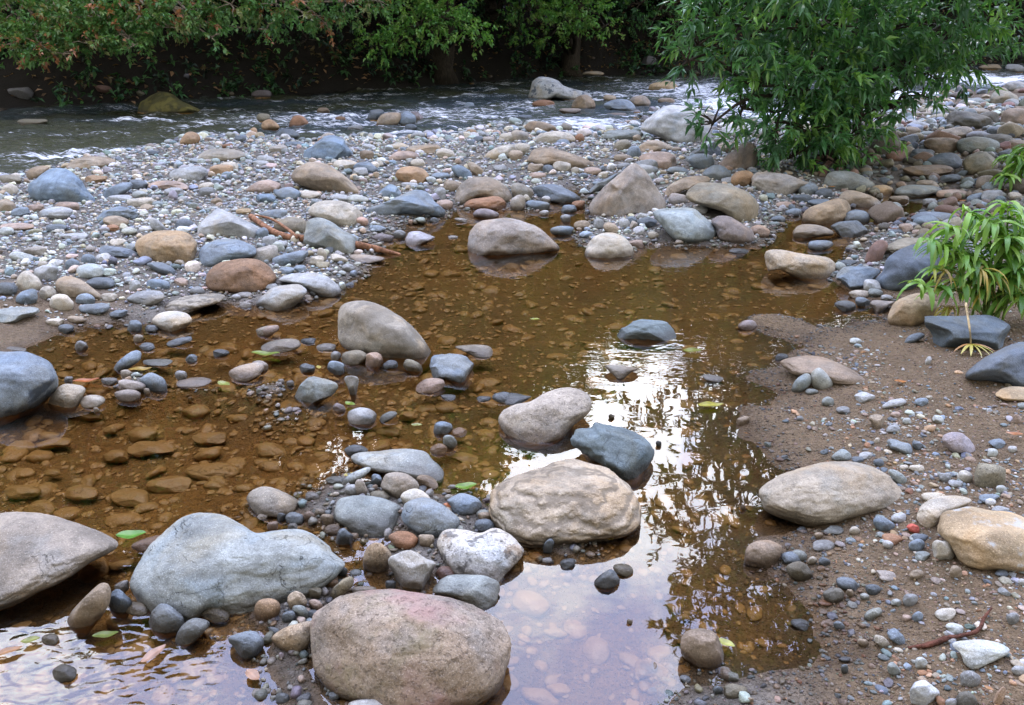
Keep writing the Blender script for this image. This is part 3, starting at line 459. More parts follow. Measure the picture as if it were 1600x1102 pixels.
WORD = dict(pinkbrown='pink-brown', browngrey='brown-grey', bluepale='pale blue', tanbrown='tan-brown', slate='slate-coloured', olive='olive', rustbrown='rust-brown', greengrey='green-grey',
    bluegrey='blue-grey', rust='rust-red', tan='tan', palegrey='pale grey', orangetan='orange-tan', white='white', brown='brown', tangrey='tan-grey', cream='cream', pinkgrey='pinkish grey',
    palegreen='pale green-grey', pinktan='pinkish tan', grey='grey', mauve='mauve', ochre='ochre', darkolive='dark olive', blue='blue', ochretan='ochre', olivetan='olive-tan', slateblue='slate-blue',
    beigegrey='beige-grey', redbrown='red-brown', red='red')
for _k in PAL:
    _a = np.array(PAL[_k]); _m = _a.mean(); _f = .80 if _k not in ('ochre', 'red', 'mossy') else .95
    PAL[_k] = tuple(float(q) for q in (_m + (_a - _m) * _f))
RUST = (.165, .082, .022)

def wet_nodes(k, base, rough, lo=0.014, hi=0.050):
    """damp foot at the waterline, rusty silt below it"""
    geo = k.n('NewGeometry'); sep = k.n('SeparateXYZ'); k.put(sep, 0, geo.outputs['Position'])
    nz = k.noise(geo.outputs['Position'], 14, 3)
    z = k.math('ADD', sep.outputs[2], k.math('MULTIPLY', k.math('SUBTRACT', nz, 0.5), 0.03))
    wet = k.ramp(z, lo, hi, 1, 0)
    sub = k.ramp(z, -0.012, 0.002, 1, 0)
    dark = k.mix(1.0, base, (.36, .32, .28), 'MULTIPLY')
    c = k.mix(wet, base, dark)
    rv = k.mix(k.noise(geo.outputs['Position'], 9, 4), (.41, .205, .055), (.30, .175, .06))
    c = k.mix(k.math('MULTIPLY', sub, 0.78), c, rv)
    r = k.math('SUBTRACT', rough, k.math('MULTIPLY', wet, 0.36))
    return c, r

_mats = {}
def stone_mat(cn, style):
    key = (cn, style)
    if key in _mats: return _mats[key]
    k = NT(f'stone {cn} {style}'); base = PAL[cn]
    tc = k.n('TexCoord'); oi = k.n('ObjectInfo')
    sh = k.n('VectorMath', operation='ADD'); k.put(sh, 0, tc.outputs['Object'])
    cmb = k.n('CombineXYZ'); rr = k.math('MULTIPLY', oi.outputs['Random'], 40.0)
    for i in range(3): k.put(cmb, i, rr)
    k.put(sh, 1, cmb.outputs[0]); v = sh.outputs[0]
    big = k.noise(v, 5.5, 6, 0.62); mid = k.noise(v, 26, 5, 0.6); fine = k.noise(v, 170, 3, 0.6); patch = k.noise(v, 3.2, 4, 0.6, 0.6)
    d = tuple(c * 0.62 for c in base); l = tuple(min(c * 1.34, .8) for c in base)
    c = k.mix(k.ramp(big, .30, .70), d, l)
    dirt = k.ramp(k.noise(v, 13, 6, .72, .5), .46, .70)
    c = k.mix(k.math('MULTIPLY', dirt, .50), c, tuple(x * .45 + .02 for x in base))
    c = k.mix(k.math('MULTIPLY', k.ramp(k.noise(v, 17, 6, .75, .3), .56, .72), .38), c, tuple(min(x * 1.35 + .05, .7) for x in base))
    warm = (base[0] * 1.12, base[1] * .96, base[2] * .74); cool = (base[0] * .84, base[1] * .98, base[2] * 1.14)
    c = k.mix(k.math('MULTIPLY', k.ramp(patch, .48, .66), .62), c, warm)
    c = k.mix(k.math('MULTIPLY', k.ramp(k.noise(v, 8, 3), .52, .68), .45), c, cool)
    c = k.mix(k.ramp(k.noise(v, 320, 2, .5), .60, .68, 0, .55), c, tuple(min(x * 1.9 + .04, .75) for x in base)); c = k.mix(k.ramp(k.noise(v, 260, 2, .5), .62, .70, 0, .6), c, tuple(x * .3 for x in base))
    g = k.math('MULTIPLY_ADD', fine, 0.95, 0.52)
    gc = k.n('CombineColor'); [k.put(gc, i, g) for i in range(3)]
    c = k.mix(1.0, c, gc.outputs[0], 'MULTIPLY')
    g2 = k.math('MULTIPLY_ADD', mid, 0.8, 0.60)
    gc2 = k.n('CombineColor'); [k.put(gc2, i, g2) for i in range(3)]
    c = k.mix(1.0, c, gc2.outputs[0], 'MULTIPLY')
    h = k.math('ADD', k.math('MULTIPLY', mid, 0.6), k.math('MULTIPLY', fine, 0.22))
    def spots(scale, thr, col, amt):
        nonlocal c
        s = k.noise(v, scale, 2, 0.5)
        c = k.mix(k.math('MULTIPLY', k.ramp(s, thr, thr + .06), amt), c, col)
        return s
    if style in ('speck', 'pink', 'pit'):
        spots(150, .60, tuple(x * .40 for x in base), .35); spots(190, .63, tuple(min(x * 1.9, .75) for x in base), .7)
        pit = k.ramp(k.noise(v, 75, 5, .65), .54, .70); h = k.math('SUBTRACT', h, k.math('MULTIPLY', pit, .3))
    if cn == 'speckwhite':
        c = k.mix(k.ramp(k.noise(v, 22, 4), .56, .64, 0, .8), c, (.08, .075, .07))
        c = k.mix(k.ramp(k.noise(v, 10, 4), .6, .7, 0, .5), c, (.33, .22, .12))
    if style == 'pink':
        c = k.mix(k.ramp(k.noise(v, 4.2, 3), .50, .66, 0, .6), c, (.30, .165, .145))
        c = k.mix(k.ramp(k.noise(v, 6.2, 5, .7), .50, .70, 0, .55), c, (.20, .165, .085))
        c = k.mix(k.ramp(k.noise(v, 7.7, 4), .66, .72, 0, .6), c, (.52, .46, .43))
    if style in ('vein', 'veinfacet', 'crack', 'split'):
        w = k.noise(v, 6, 4, .55, 1.2)
        ln = k.math('ABSOLUTE', k.math('SUBTRACT', w, .5))
        vv = k.ramp(ln, .0, .006, 1, 0)
        gate = k.ramp(k.noise(v, 4, 2), .50, .60)
        vv = k.math('MULTIPLY', vv, gate)
        c = k.mix(k.math('MULTIPLY', vv, .45), c, tuple(x * .38 for x in base) if style != 'veinfacet' else (.30, .33, .32))
        h = k.math('SUBTRACT', h, k.math('MULTIPLY', vv, .8))
    if style == 'split':
        c = k.mix(k.ramp(k.noise(v, 5, 3), .5, .56, 0, .55), c, (.13, .115, .09))
    if style in ('stain', 'greytop'):
        c = k.mix(k.ramp(k.noise(v, 7, 5, .65), .55, .63, 0, .85), c, (.05, .065, .085) if style == 'stain' else (.36, .37, .35))
    if style == 'mossy':
        c = k.mix(k.ramp(k.noise(v, 6, 4), .45, .6, 0, .9), c, (.20, .18, .06))
    if style == 'layer':
        wv = k.n('TexWave', wave_type='BANDS', bands_direction='Z'); k.put(wv, 'Vector', v); k.put(wv, 'Scale', 9.0); k.put(wv, 'Distortion', 9.0); k.put(wv, 'Detail', 4.0); k.put(wv, 'Detail Scale', 1.2)
        f = wv.outputs['Fac']
        c = k.mix(k.ramp(f, .0, .45, .75, 0), c, tuple(x * .42 for x in base)); h = k.math('ADD', h, k.math('MULTIPLY', f, .7))
    c, r = wet_nodes(k, c, .78)
    b = k.bump(h, .009 if style in ('pit', 'speck', 'layer') else .0085, 1.0)
    _mats[key] = k.done(k.pbsdf(c, r, b, .32)); return _mats[key]

def attr_stone_mat(name, rust=True):
    k = NT(name); at_ = k.n('Attribute', attribute_name='col'); tc = k.n('TexCoord'); v = tc.outputs['Object']
    c = at_.outputs['Color']
    f = k.math('MULTIPLY_ADD', k.noise(v, 60, 4, .6), 1.1, .45); gc = k.n('CombineColor'); [k.put(gc, i, f) for i in range(3)]
    c = k.mix(1.0, c, gc.outputs[0], 'MULTIPLY')
    f = k.math('MULTIPLY_ADD', k.noise(v, 240, 2, .6), .8, .6); gc = k.n('CombineColor'); [k.put(gc, i, f) for i in range(3)]
    c = k.mix(1.0, c, gc.outputs[0], 'MULTIPLY')
    c, r = wet_nodes(k, c, .74)
    return k.done(k.pbsdf(c, r, k.bump(k.noise(v, 90, 4), .005), .3))

# ---------------------------------------------------------------- ground
def ground_material():
    k = NT('river ground'); at_ = k.n('Attribute', attribute_name='col'); tc = k.n('TexCoord'); v = tc.outputs['Object']
    c = at_.outputs['Color']
    n1 = k.noise(v, 3.5, 6, .65); n2_ = k.noise(v, 38, 5, .7); n3 = k.noise(v, 190, 3, .7)
    for nn, a, b in ((n1, .9, .55), (n2_, 1.3, .35), (n3, 1.2, .4)):
        f = k.math('MULTIPLY_ADD', nn, a, b); gc = k.n('CombineColor'); [k.put(gc, i, f) for i in range(3)]
        c = k.mix(1.0, c, gc.outputs[0], 'MULTIPLY')
    vo = k.vor(v, 95); gr = k.ramp(vo.outputs['Distance'], .15, .42, 1, 0)
    pick = k.ramp(k.noise(v, 60, 2), .50, .58)
    cc = k.mix(.75, at_.outputs['Color'], vo.outputs['Color'], 'SOFT_LIGHT')
    hs = k.n('HueSaturation'); k.put(hs, 'Saturation', .55); k.put(hs, 'Value', 1.25); k.put(hs, 'Color', cc)
    c = k.mix(k.math('MULTIPLY', k.math('MULTIPLY', gr, pick), .7), c, hs.outputs[0])
    vo2 = k.vor(v, 42); gr2 = k.ramp(vo2.outputs['Distance'], .15, .45, 1, 0)
    h = k.math('ADD', k.math('MULTIPLY', n2_, 1.0), k.math('ADD', k.math('MULTIPLY', gr, .35), k.math('ADD', k.math('MULTIPLY', n3, .35), k.math('MULTIPLY', gr2, .3))))
    geo = k.n('NewGeometry'); sep = k.n('SeparateXYZ'); k.put(sep, 0, geo.outputs['Position'])
    wet = k.ramp(k.math('ADD', sep.outputs[2], k.math('MULTIPLY', k.math('SUBTRACT', n1, .5), .03)), .0, .022, 1, 0)
    c = k.mix(wet, c, k.mix(1.0, c, (.60, .55, .50), 'MULTIPLY'))
    r = k.math('SUBTRACT', .85, k.math('MULTIPLY', wet, .42))
    return k.done(k.pbsdf(c, r, k.bump(h, .028), .3))

def spaced(a, b, d0, mid0, mid1, g):
    xs = list(np.arange(mid0, mid1, d0)); d = d0; x = xs[-1]
    while x < b: d *= g; x += d; xs.append(x)
    d = d0; x = xs[0]; lo = []
    while x > a: d *= g; x -= d; lo.append(x)
    return np.array(lo[::-1] + xs)
gx = spaced(-70, 70, .026, -3.2, 3.4, 1.022); gy = spaced(-4, 90, .026, 1.2, 6.0, 1.0125)
X, Y, GF = gridmesh(gx, gy)
H, DP, DR, FAR = ground(X, Y, True)
nz = n2(X, Y, .9, 4)
sandness = np.clip(1.5 - np.abs((X - (0.95 + 0.12 * (Y - 1.5))) < 0) * 3 + 0 * X, 0, 1)
SAND = np.clip((X - 0.55 - 0.10 * np.maximum(Y - 1.4, 0)) / .25, 0, 1) * np.clip((5.2 - Y + .6 * nz) / .7, 0, 1)
SAND = np.maximum(SAND, np.clip((-2.0 - X) / .3, 0, 1) * np.clip((4.6 - Y) / .3, 0, 1) * .9)
def mixc(a, b, f): return a + (b - a) * f[:, None]
c = np.tile(np.array([.185, .165, .14]), (len(X), 1))
c = mixc(c, np.array([.185, .128, .074]), SAND)
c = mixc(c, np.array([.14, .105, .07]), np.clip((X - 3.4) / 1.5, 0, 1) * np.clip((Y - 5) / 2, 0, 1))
uw = np.clip(np.where((X > .4) & (Y < 4.4), -H / .050 + .12, -H / .02 + .3), 0, 1)
bedc = mixc(np.tile(np.array([.46, .235, .062]), (len(X), 1)), np.array([.36, .21, .07]), np.clip(n2(X, Y, 1.3, 4, 3.3) * 1.1 + .45, 0, 1))
bedc = mixc(bedc, np.array([.06, .065, .035]), np.clip((Y - 7.5) / 1.5, 0, 1))
c = c + (bedc - c) * uw[:, None]
c = mixc(c, np.array([.020, .016, .012]), np.clip((Y - np.interp(X, FX, FY) + 1.2) / .4, 0, 1))  # far bank soil near black: its deep shade is put into the colour
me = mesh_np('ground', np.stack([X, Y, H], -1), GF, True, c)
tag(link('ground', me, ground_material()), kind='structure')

# ---------------------------------------------------------------- stones
def outline_from(pts, n=256):
    pts = np.asarray(pts, float); m = len(pts); o = []
    for i in range(m):
        p0, p1, p2, p3 = pts[i - 1], pts[i], pts[(i + 1) % m], pts[(i + 2) % m]
        for f in np.linspace(0, 1, 10, endpoint=False):
            o.append(0.5 * (2 * p1 + (p2 - p0) * f + (2 * p0 - 5 * p1 + 4 * p2 - p3) * f * f + (3 * p1 - p0 - 3 * p2 + p3) * f ** 3))
    return np.array(o)

def stone_geo(outline, style, seed, sub=False):
    """outline: traced pixels -> a closed solid stone standing where the outline's foot meets the ground"""
    r_ = np.random.default_rng(seed)
    o = np.asarray(outline); x0, y0 = o.min(0); x1, y1 = o.max(0)
    cx, cy = (x0 + x1) / 2, (y0 + y1) / 2; hw, hh = (x1 - x0) / 2, (y1 - y0) / 2
    q = P(cx, y1); zg = 0.0
    for _ in range(3):
        zg = float(ground(q[:1], q[1:2])[0]); q = P(cx, y1, max(zg, 0.0))
    inwater = zg < 0.004
    zf = max(zg, 0.0)
    t = np.dot(q - CAMP, np.array([0, CT, -ST]))
    phi = math.atan2(CAM_H - zf, math.hypot(q[0], q[1]))
    for _ in range(3):
        R, Rv = hw * t / FPX, hh * t / FPX
        b = 0.80 * R if R < 2.2 * Rv else 0.62 * R
        cv = math.sqrt(max(Rv ** 2 - (b * math.sin(phi)) ** 2, (0.50 * Rv) ** 2)) / math.cos(phi)
        b = min(b, 0.97 * math.sqrt(max(Rv ** 2 - (cv * math.cos(phi)) ** 2, 1e-9)) / max(math.sin(phi), .05)) if Rv > cv * math.cos(phi) else b
        b = max(b, 0.45 * min(R, 1.6 * Rv))
        if sub: zc = -0.045 - 0.4 * cv
        else: zc = zf + cv * (0.62 if not inwater else 0.55)
        d = rays(cx, cy); t = (zc - CAM_H) / d[2]
    s_, c_ = math.sin(phi), math.cos(phi)
    Mvv = (b * s_) ** 2 + (cv * c_) ** 2; Mvw = (b * b - cv * cv) * s_ * c_; Mww = (b * c_) ** 2 + (cv * s_) ** 2
    shear = Mvw / Mvv; wd = math.sqrt(max(Mww - Mvw ** 2 / Mvv, (0.3 * min(R, Rv)) ** 2))
    size = max(hw, hh)
    lvl = 6 if size > 95 else 5 if size > 26 else 4 if size > 9 else 3
    U, F = ICO[lvl]; U = U.copy()
    # random turn so that the facets differ
    if style in ('facet', 'veinfacet', 'ridge'):
        for _ in range(9 if style != 'ridge' else 5):
            n = r_.normal(size=3); n[2] = -abs(n[2]) * .9 - .15; n[1] += .3; n /= np.linalg.norm(n)
            dd = r_.uniform(.60, .84); k = U @ n - dd
            U -= np.maximum(k, 0)[:, None] * n * .97
    elif style == 'chip':
        for _ in range(7):
            n = r_.normal(size=3); n[2] = -abs(n[2]) - .1; n /= np.linalg.norm(n)
            k = U @ n - r_.uniform(.70, .90); U -= np.maximum(k, 0)[:, None] * n * .95
    elif style == 'layer':
        n = np.array([.05, .86, -.5]); n /= np.linalg.norm(n); k = U @ n - .62; U -= np.maximum(k, 0)[:, None] * n * .7
    else:
        for _ in range(4):
            n = r_.normal(size=3); n[2] = -abs(n[2]) - .1; n /= np.linalg.norm(n)
            k = U @ n - r_.uniform(.78, .95); U -= np.maximum(k, 0)[:, None] * n * .75
    pn = (o - [cx, cy]) / [hw, -hh]
    ang = np.arctan2(pn[:, 1], pn[:, 0]); rad = np.hypot(pn[:, 0], pn[:, 1])
    ordr = np.argsort(ang); th = ang[ordr]; rd = rad[ordr]
    th = np.concatenate([th - 2 * np.pi, th, th + 2 * np.pi]); rd = np.tile(rd, 3)
    rho = np.interp(np.arctan2(U[:, 1], U[:, 0]), th, rd)
    a = np.hypot(U[:, 0], U[:, 1]); rho = rho * (0.35 + .65 * a) + (1 - (0.35 + .65 * a)) * 1.0
    nn = fbm(U * 1.3 + seed * 7.31, 3) * .075 + fbm(U * 4.5 + seed * 3.1, 4) * (.030 if style in ('pit', 'layer', 'facet', 'veinfacet', 'ridge') else .020)
    if lvl >= 5: nn = nn + fbm(U * 16 + seed, 3) * (.009 if style in ('pit', 'layer', 'speck', 'pink', 'facet') else .005)
    if lvl >= 5: nn = nn - .020 * np.clip(1 - np.abs(fbm(U * 2.4 + seed * 1.7, 3)) * 3.2, 0, 1) ** 2
    nn = nn * (1 - .55 * a ** 3)
    k = 1 + nn
    un, vn, wn = U[:, 0] * rho * k, U[:, 1] * rho * k, U[:, 2] * k
    if style == 'layer':
        lv = vn + .25 * un + .4 * wn; wn = wn - .020 * np.sin(lv * 17 + 2 * fbm(U * 2 + 3, 2))
    ext = 0.0 if sub else (0.55 if inwater else 0.28)
    vn = np.where(vn < 0, vn * (1 + ext * np.minimum(-vn, 1) ** .7), vn)
    w = shear * vn * Rv + wd * wn
    tt = t + w
    pos = CAMP + rays(cx + un * hw, cy - vn * hh) * tt[:, None]
    if sub:
        over = pos[:, 2].max() + .008
        if over > 0: pos[:, 2] -= over
    base = np.array([CAMP[0] + d[0] * t, CAMP[1] + d[1] * t, zf if not sub else pos[:, 2].min()])
    return pos - base, F, base, max(R, wd), (cx, cy, hw, hh)

def superell(cx, cy, w, h, rot, r_):
    th = np.linspace(0, 2 * np.pi, 40, endpoint=False); e = r_.uniform(.72, 1.0)
    x = np.sign(np.cos(th)) * np.abs(np.cos(th)) ** e * w / 2; y = np.sign(np.sin(th)) * np.abs(np.sin(th)) ** e * h / 2
    lob = 1 + .06 * np.sin(2 * th + r_.uniform(0, 6)) + .05 * np.sin(3 * th + r_.uniform(0, 6)) + .02 * np.sin(5 * th + r_.uniform(0, 6))
    x *= lob; y *= lob; a = math.radians(rot)
    return np.stack([cx + x * math.cos(a) - y * math.sin(a), cy + x * math.sin(a) + y * math.cos(a)], -1)

stones = []
for ln in HEROES.strip().splitlines():
    z, cn, st, short, where, pts = ln.split('|')
    ox, oy, s = ZONE[z]
    pts = np.array([[float(q) for q in p.split(',')] for p in pts.split()]) / s + [ox, oy]
    stones.append(dict(o=outline_from(pts), cn=cn, st=st, short=short, where=where, sub=False, hero=True))
for ln in MINORS.strip().splitlines():
    z, body = ln.split(':', 1); ox, oy, s = ZONE[z.strip()]
    for it in body.split(';'):
        f = it.split(); sub = f[-1] == 's'; f = f[:-1] if sub else f
        v = [float(q) for q in f[1:]]
        if v[2] < 4 or v[3] < 4: continue
        r_ = np.random.default_rng(int(v[0] * 31 + v[1] * 7 + ox + oy))
        st = random.choice(['plain', 'chip', 'chip', 'vein', 'speck'] if f[0] not in ('slate', 'bluegrey', 'slateblue') else ['plain', 'chip', 'chip', 'vein'])
        stones.append(dict(o=superell(v[0] / s + ox, v[1] / s + oy, v[2] / s * 1.04, v[3] / s * 1.06, v[4] if len(v) > 4 else 0, r_), cn=f[0], st=st, short=None, where=None, sub=sub, hero=False))
for s in stones:
    b = s['o']; s['bb'] = (b[:, 0].min(), b[:, 1].min(), b[:, 0].max(), b[:, 1].max())
    lo, hi = np.clip([s['bb'][0], s['bb'][1]], 0, [1600, 1102]), np.clip([s['bb'][2], s['bb'][3]], 0, [1600, 1102])
    s['area'] = float(np.prod(hi - lo)); s['c'] = ((s['bb'][0] + s['bb'][2]) / 2, (s['bb'][1] + s['bb'][3]) / 2)
stones.sort(key=lambda s: -(s['area'] + 1e6 * s['hero']))
N_IND = 300
used = set()
LM = [s for s in stones if s['hero']]
def minor_label(s):
    w, h = s['bb'][2] - s['bb'][0], s['bb'][3] - s['bb'][1]
    if s['sub']: adj, kind = 'submerged', 'stone'
    else:
        adj = 'small' if max(w, h) < 34 else 'rough' if s['st'] == 'chip' else 'smooth'
        adj = 'flat' if w > 2.4 * h else adj
        kind = 'pebble' if max(w, h) < 30 else 'cobble'
    head = f"{adj} {WORD.get(s['cn'], s['cn'])} {kind}"
    near = sorted(LM, key=lambda l: math.hypot((l['c'][0] - s['c'][0]), 1.6 * (l['c'][1] - s['c'][1])) - .35 * (l['bb'][2] - l['bb'][0]))
    def rel(l):
        dx, dy = s['c'][0] - l['c'][0], s['c'][1] - l['c'][1]
        if abs(dy) * 1.3 > abs(dx): return 'just in front of' if dy > 0 else 'just behind'
        return 'right of' if dx > 0 else 'left of'
    for l in near[:5]:
        t = f"{head} {rel(l)} the {l['short']}"
        if t not in used: return t
    t = f"{head} between the {near[0]['short']} and the {near[1]['short']}"
    return t
loose = []
for i, s in enumerate(stones):
    V, F, base, R, _ = stone_geo(s['o'], s['st'], i + 1, s['sub'])
    s['base'] = base; s['R'] = R; s['ex'] = (V[:, 0].min(), V[:, 0].max(), V[:, 1].min(), V[:, 1].max())
    if i < N_IND:
        lab = (s['short'] + ' ' + s['where']) if s['hero'] else minor_label(s)
        used.add(lab)
        big = (s['bb'][2] - s['bb'][0])
        nm = 'boulder' if ' boulder' in lab.split(' the ')[0] or big > 110 else 'pebble' if big < 30 else 'cobble' if big < 70 else 'river_stone'
        me = mesh_np(nm, V, F)
        o = link(nm, me, stone_mat(s['cn'], s['st']), loc=base)
        tag(o, lab, 'boulder' if nm == 'boulder' else 'stone', 'loose stones of the river bed')
    else:
        loose.append((V + base, F, np.array(PAL[s['cn']]) * np.random.default_rng(i).uniform(.8, 1.15)))
SB = np.array([s['base'] for s in stones]); SR = np.array([s['R'] for s in stones]); SE = np.array([s['ex'] for s in stones])

# ---------------------------------------------------------------- gravel (nobody could count it)
GCOLS = np.array([PAL[k] for k in ('bluegrey', 'palegrey', 'cream', 'tan', 'slate', 'grey', 'bluegrey', 'palegreen', 'palegreen', 'beigegrey', 'greengrey', 'white', 'slateblue', 'bluepale', 'tan', 'cream', 'palegrey', 'bluepale', 'grey', 'tangrey', 'greengrey', 'palegrey', 'grey')])
def protos(lvl, n, flat, seed, soft=False):
    r_ = np.random.default_rng(seed); out = []
    U, F = ICO[lvl]
    for i in range(n):
        V = U.copy()
        for _ in range(8 if i % 3 else 4):
            q = r_.normal(size=3); q /= np.linalg.norm(q); k = V @ q - (r_.uniform(.72, .92) if soft else r_.uniform(.46, .85)); V -= np.maximum(k, 0)[:, None] * q * .9
        V = V * (1 + .12 * fbm(U * 1.4 + 9.1 * i, 2))[:, None]
        V *= [1, r_.uniform(.6, .95), r_.uniform(*flat)]
        out.append(V)
    return out, F
def scatter(pts, rad, cols, lvl, flat, seed, sink=.25, ztop=None, bend=None):
    r_ = np.random.default_rng(seed); pr, F = protos(lvl, 14, flat, seed, ztop is not None); n = len(pts)
    pr = np.array(pr); which = r_.integers(0, len(pr), n)
    V = pr[which] * rad[:, None, None]
    a = r_.uniform(0, 6.283, n); tx = r_.normal(0, .22, n)
    ca, sa, ctx, stx = np.cos(a)[:, None], np.sin(a)[:, None], np.cos(tx)[:, None], np.sin(tx)[:, None]
    y = V[..., 1] * ctx - V[..., 2] * stx; z = V[..., 1] * stx + V[..., 2] * ctx; x = V[..., 0]
    V = np.stack([x * ca - y * sa, x * sa + y * ca, z], -1)
    hz = ground(pts[:, 0], pts[:, 1])
    top = V[..., 2].max(1)
    zc = hz + top * (1 - 2 * sink)
    if ztop is not None: zc = np.minimum(zc, ztop - top)
    V += np.stack([pts[:, 0], pts[:, 1], zc], -1)[:, None, :]
    m = V.shape[1]
    FF = (F[None] + (np.arange(n) * m)[:, None, None]).reshape(-1, 3)
    return V.reshape(-1, 3), FF, np.repeat(cols, m, 0)
def clear_of(pts, rad, k=.72):
    ok = np.ones(len(pts), bool)
    for b, e in zip(SB, SE):
        ex, ey = (e[1] - e[0]) / 2, (e[3] - e[2]) / 2
        ok &= np.hypot((pts[:, 0] - b[0] - (e[0] + e[1]) / 2) / (ex * (k + .12) + rad * .3), (pts[:, 1] - b[1] - (e[2] + e[3]) / 2) / (ey * k + rad * .3)) > 1
    return ok
def inview(p, m=60):
    x, y = project(np.stack([p[:, 0], p[:, 1], np.zeros(len(p))], -1))
    return (x > -m - 420) & (x < 1600 + m + 420) & (y < 1102 + m + 120)
def sample(n, x0, x1, y0, y1, r_, pw=1.0):
    p = np.stack([r_.uniform(x0, x1, n), y0 + (y1 - y0) * r_.uniform(0, 1, n) ** pw], -1)
    return p[inview(p)]
def gcol(n, r_, pal=GCOLS, gain=1.0):
    c = pal[r_.integers(0, len(pal), n)] * r_.uniform(.7, 1.35, n)[:, None] * gain
    return np.clip(c * r_.normal(1, .05, (n, 3)), .02, .7)
parts = []
def add_tier(n, r0, r1, box, lvl, seed, keep, pal=GCOLS, flat=(.45, .8), pw=1.0, sink=.22):
    r_ = np.random.default_rng(seed); p = sample(n, *box, r_, pw)
    rad = r0 * (r1 / r0) ** (r_.uniform(0, 1, len(p)) ** 1.6)
    h, dp, dr, far = ground(p[:, 0], p[:, 1], True)
    ok = keep(p, h, dp, dr, far, r_) & clear_of(p, rad)
    p, rad = p[ok], rad[ok]
    parts.append(scatter(p, rad, gcol(len(p), r_, pal, 1.36 if pal is GCOLS else 1.0), lvl, flat, seed, sink))
def sandz(p): return (p[:, 0] > .62 + .10 * np.maximum(p[:, 1] - 1.4, 0)) & (p[:, 1] < 4.9 + .25 * np.sin(p[:, 0] * 5))
def k_bar(p, h, dp, dr, far, r_): return (h > -.01) & (far <= 0) & ~sandz(p) & ~((p[:, 0] > 3.0) & (p[:, 1] > 5.6))
def k_lw(p, h, dp, dr, far, r_): return k_bar(p, h, dp, dr, far, r_) & ((p[:, 1] > 4.4) | (r_.uniform(size=len(p)) < .35))
add_tier(6000, .026, .062, (-9, 7.5, 4.6, 13.5), 3, 11, k_lw)
add_tier(30000, .012, .030, (-8, 6, 4.2, 11.5), 2, 12, k_lw)
add_tier(24000, .006, .015, (-4.5, 4.2, 4.0, 7.2), 2, 13, k_lw)
add_tier(3000, .05, .11, (-6, 8, 10.5, 16), 3, 14, lambda p, h, dp, dr, far, r_: (h > -.16) & (far <= 0) & (r_.uniform(size=len(p)) < .5))
# gravel patch among the front stones
def k_front(p, h, dp, dr, far, r_): return (h > -.03) & (p[:, 0] < .55) & (p[:, 1] < 4.0)
add_tier(9000, .006, .022, (-2.2, .6, 1.3, 3.9), 2, 15, k_front)
# right sand: clustered grit
def k_sand(p, h, dp, dr, far, r_):
    cl = n2(p[:, 0], p[:, 1], 2.2, 3, 4.4) + .55 * np.clip((3.0 - p[:, 1]) / .8, 0, 1)
    return (h > .002) & sandz(p) & (r_.uniform(size=len(p)) < np.clip(.16 + 1.3 * cl, .07, .98))
SPAL = np.array([PAL[q] for q in ('tan', 'brown', 'grey', 'slate', 'greengrey', 'orangetan', 'palegrey', 'bluegrey', 'browngrey', 'cream', 'rust', 'slate', 'grey', 'olivetan', 'palegreen', 'brown')])
add_tier(40000, .0022, .010, (.4, 3.8, 1.2, 5.2), 2, 16, k_sand, SPAL, sink=.38)
SNDC = np.array([(.19, .135, .085), (.13, .085, .055), (.21, .15, .10), (.10, .07, .05), (.24, .18, .13)])
add_tier(26000, .0018, .006, (.4, 3.3, 1.2, 4.6), 2, 161, lambda p, h, dp, dr, far, r_: (h > .001) & sandz(p), SNDC, sink=.4)
add_tier(12500, .005, .020, (.4, 3.9, 1.2, 5.2), 3, 17, k_sand, SPAL, flat=(.35, .7), sink=.36)
# shaded cobbles of the right bank
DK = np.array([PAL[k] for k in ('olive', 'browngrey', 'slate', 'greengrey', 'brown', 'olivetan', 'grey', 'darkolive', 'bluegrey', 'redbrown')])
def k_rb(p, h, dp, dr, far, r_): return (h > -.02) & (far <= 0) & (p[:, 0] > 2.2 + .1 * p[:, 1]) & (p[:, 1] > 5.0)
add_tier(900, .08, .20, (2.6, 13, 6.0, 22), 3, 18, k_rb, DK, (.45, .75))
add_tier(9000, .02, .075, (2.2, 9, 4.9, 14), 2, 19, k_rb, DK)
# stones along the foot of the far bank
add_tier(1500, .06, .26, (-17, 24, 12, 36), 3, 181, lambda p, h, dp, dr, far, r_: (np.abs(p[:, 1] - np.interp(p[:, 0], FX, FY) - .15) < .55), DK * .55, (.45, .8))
# shoals and channel margins
add_tier(30000, .003, .012, (.2, 2.4, 1.3, 4.6), 2, 201, lambda p, h, dp, dr, far, r_: (np.abs(h - .002) < .022 * r_.uniform(0, 1, len(p)) ** 1.5) & (n2(p[:, 0], p[:, 1], 3.0, 2, 6.1) > -.15), SPAL * .9, flat=(.35, .7), sink=.35)
add_tier(6000, .006, .028, (-2.4, 2.6, 2.2, 7.2), 2, 20, lambda p, h, dp, dr, far, r_: (h > -.022) & (h < .03) & ~sandz(p), flat=(.4, .7))
for V, F, cc in loose: parts.append((V, F, np.tile(cc, (len(V), 1))))
def merge(parts):
    Vs, Fs, Cs, n = [], [], [], 0
    for V, F, c_ in parts: Vs.append(V); Fs.append(np.asarray(F) + n); Cs.append(c_); n += len(V)
    return np.vstack(Vs), np.vstack(Fs), np.vstack(Cs)
V, F, cc = merge(parts)
tag(link('gravel', mesh_np('gravel', V, F, True, cc), attr_stone_mat('gravel stones')), 'mixed grey and tan river gravel covering the bar and banks', 'gravel', kind='stuff')
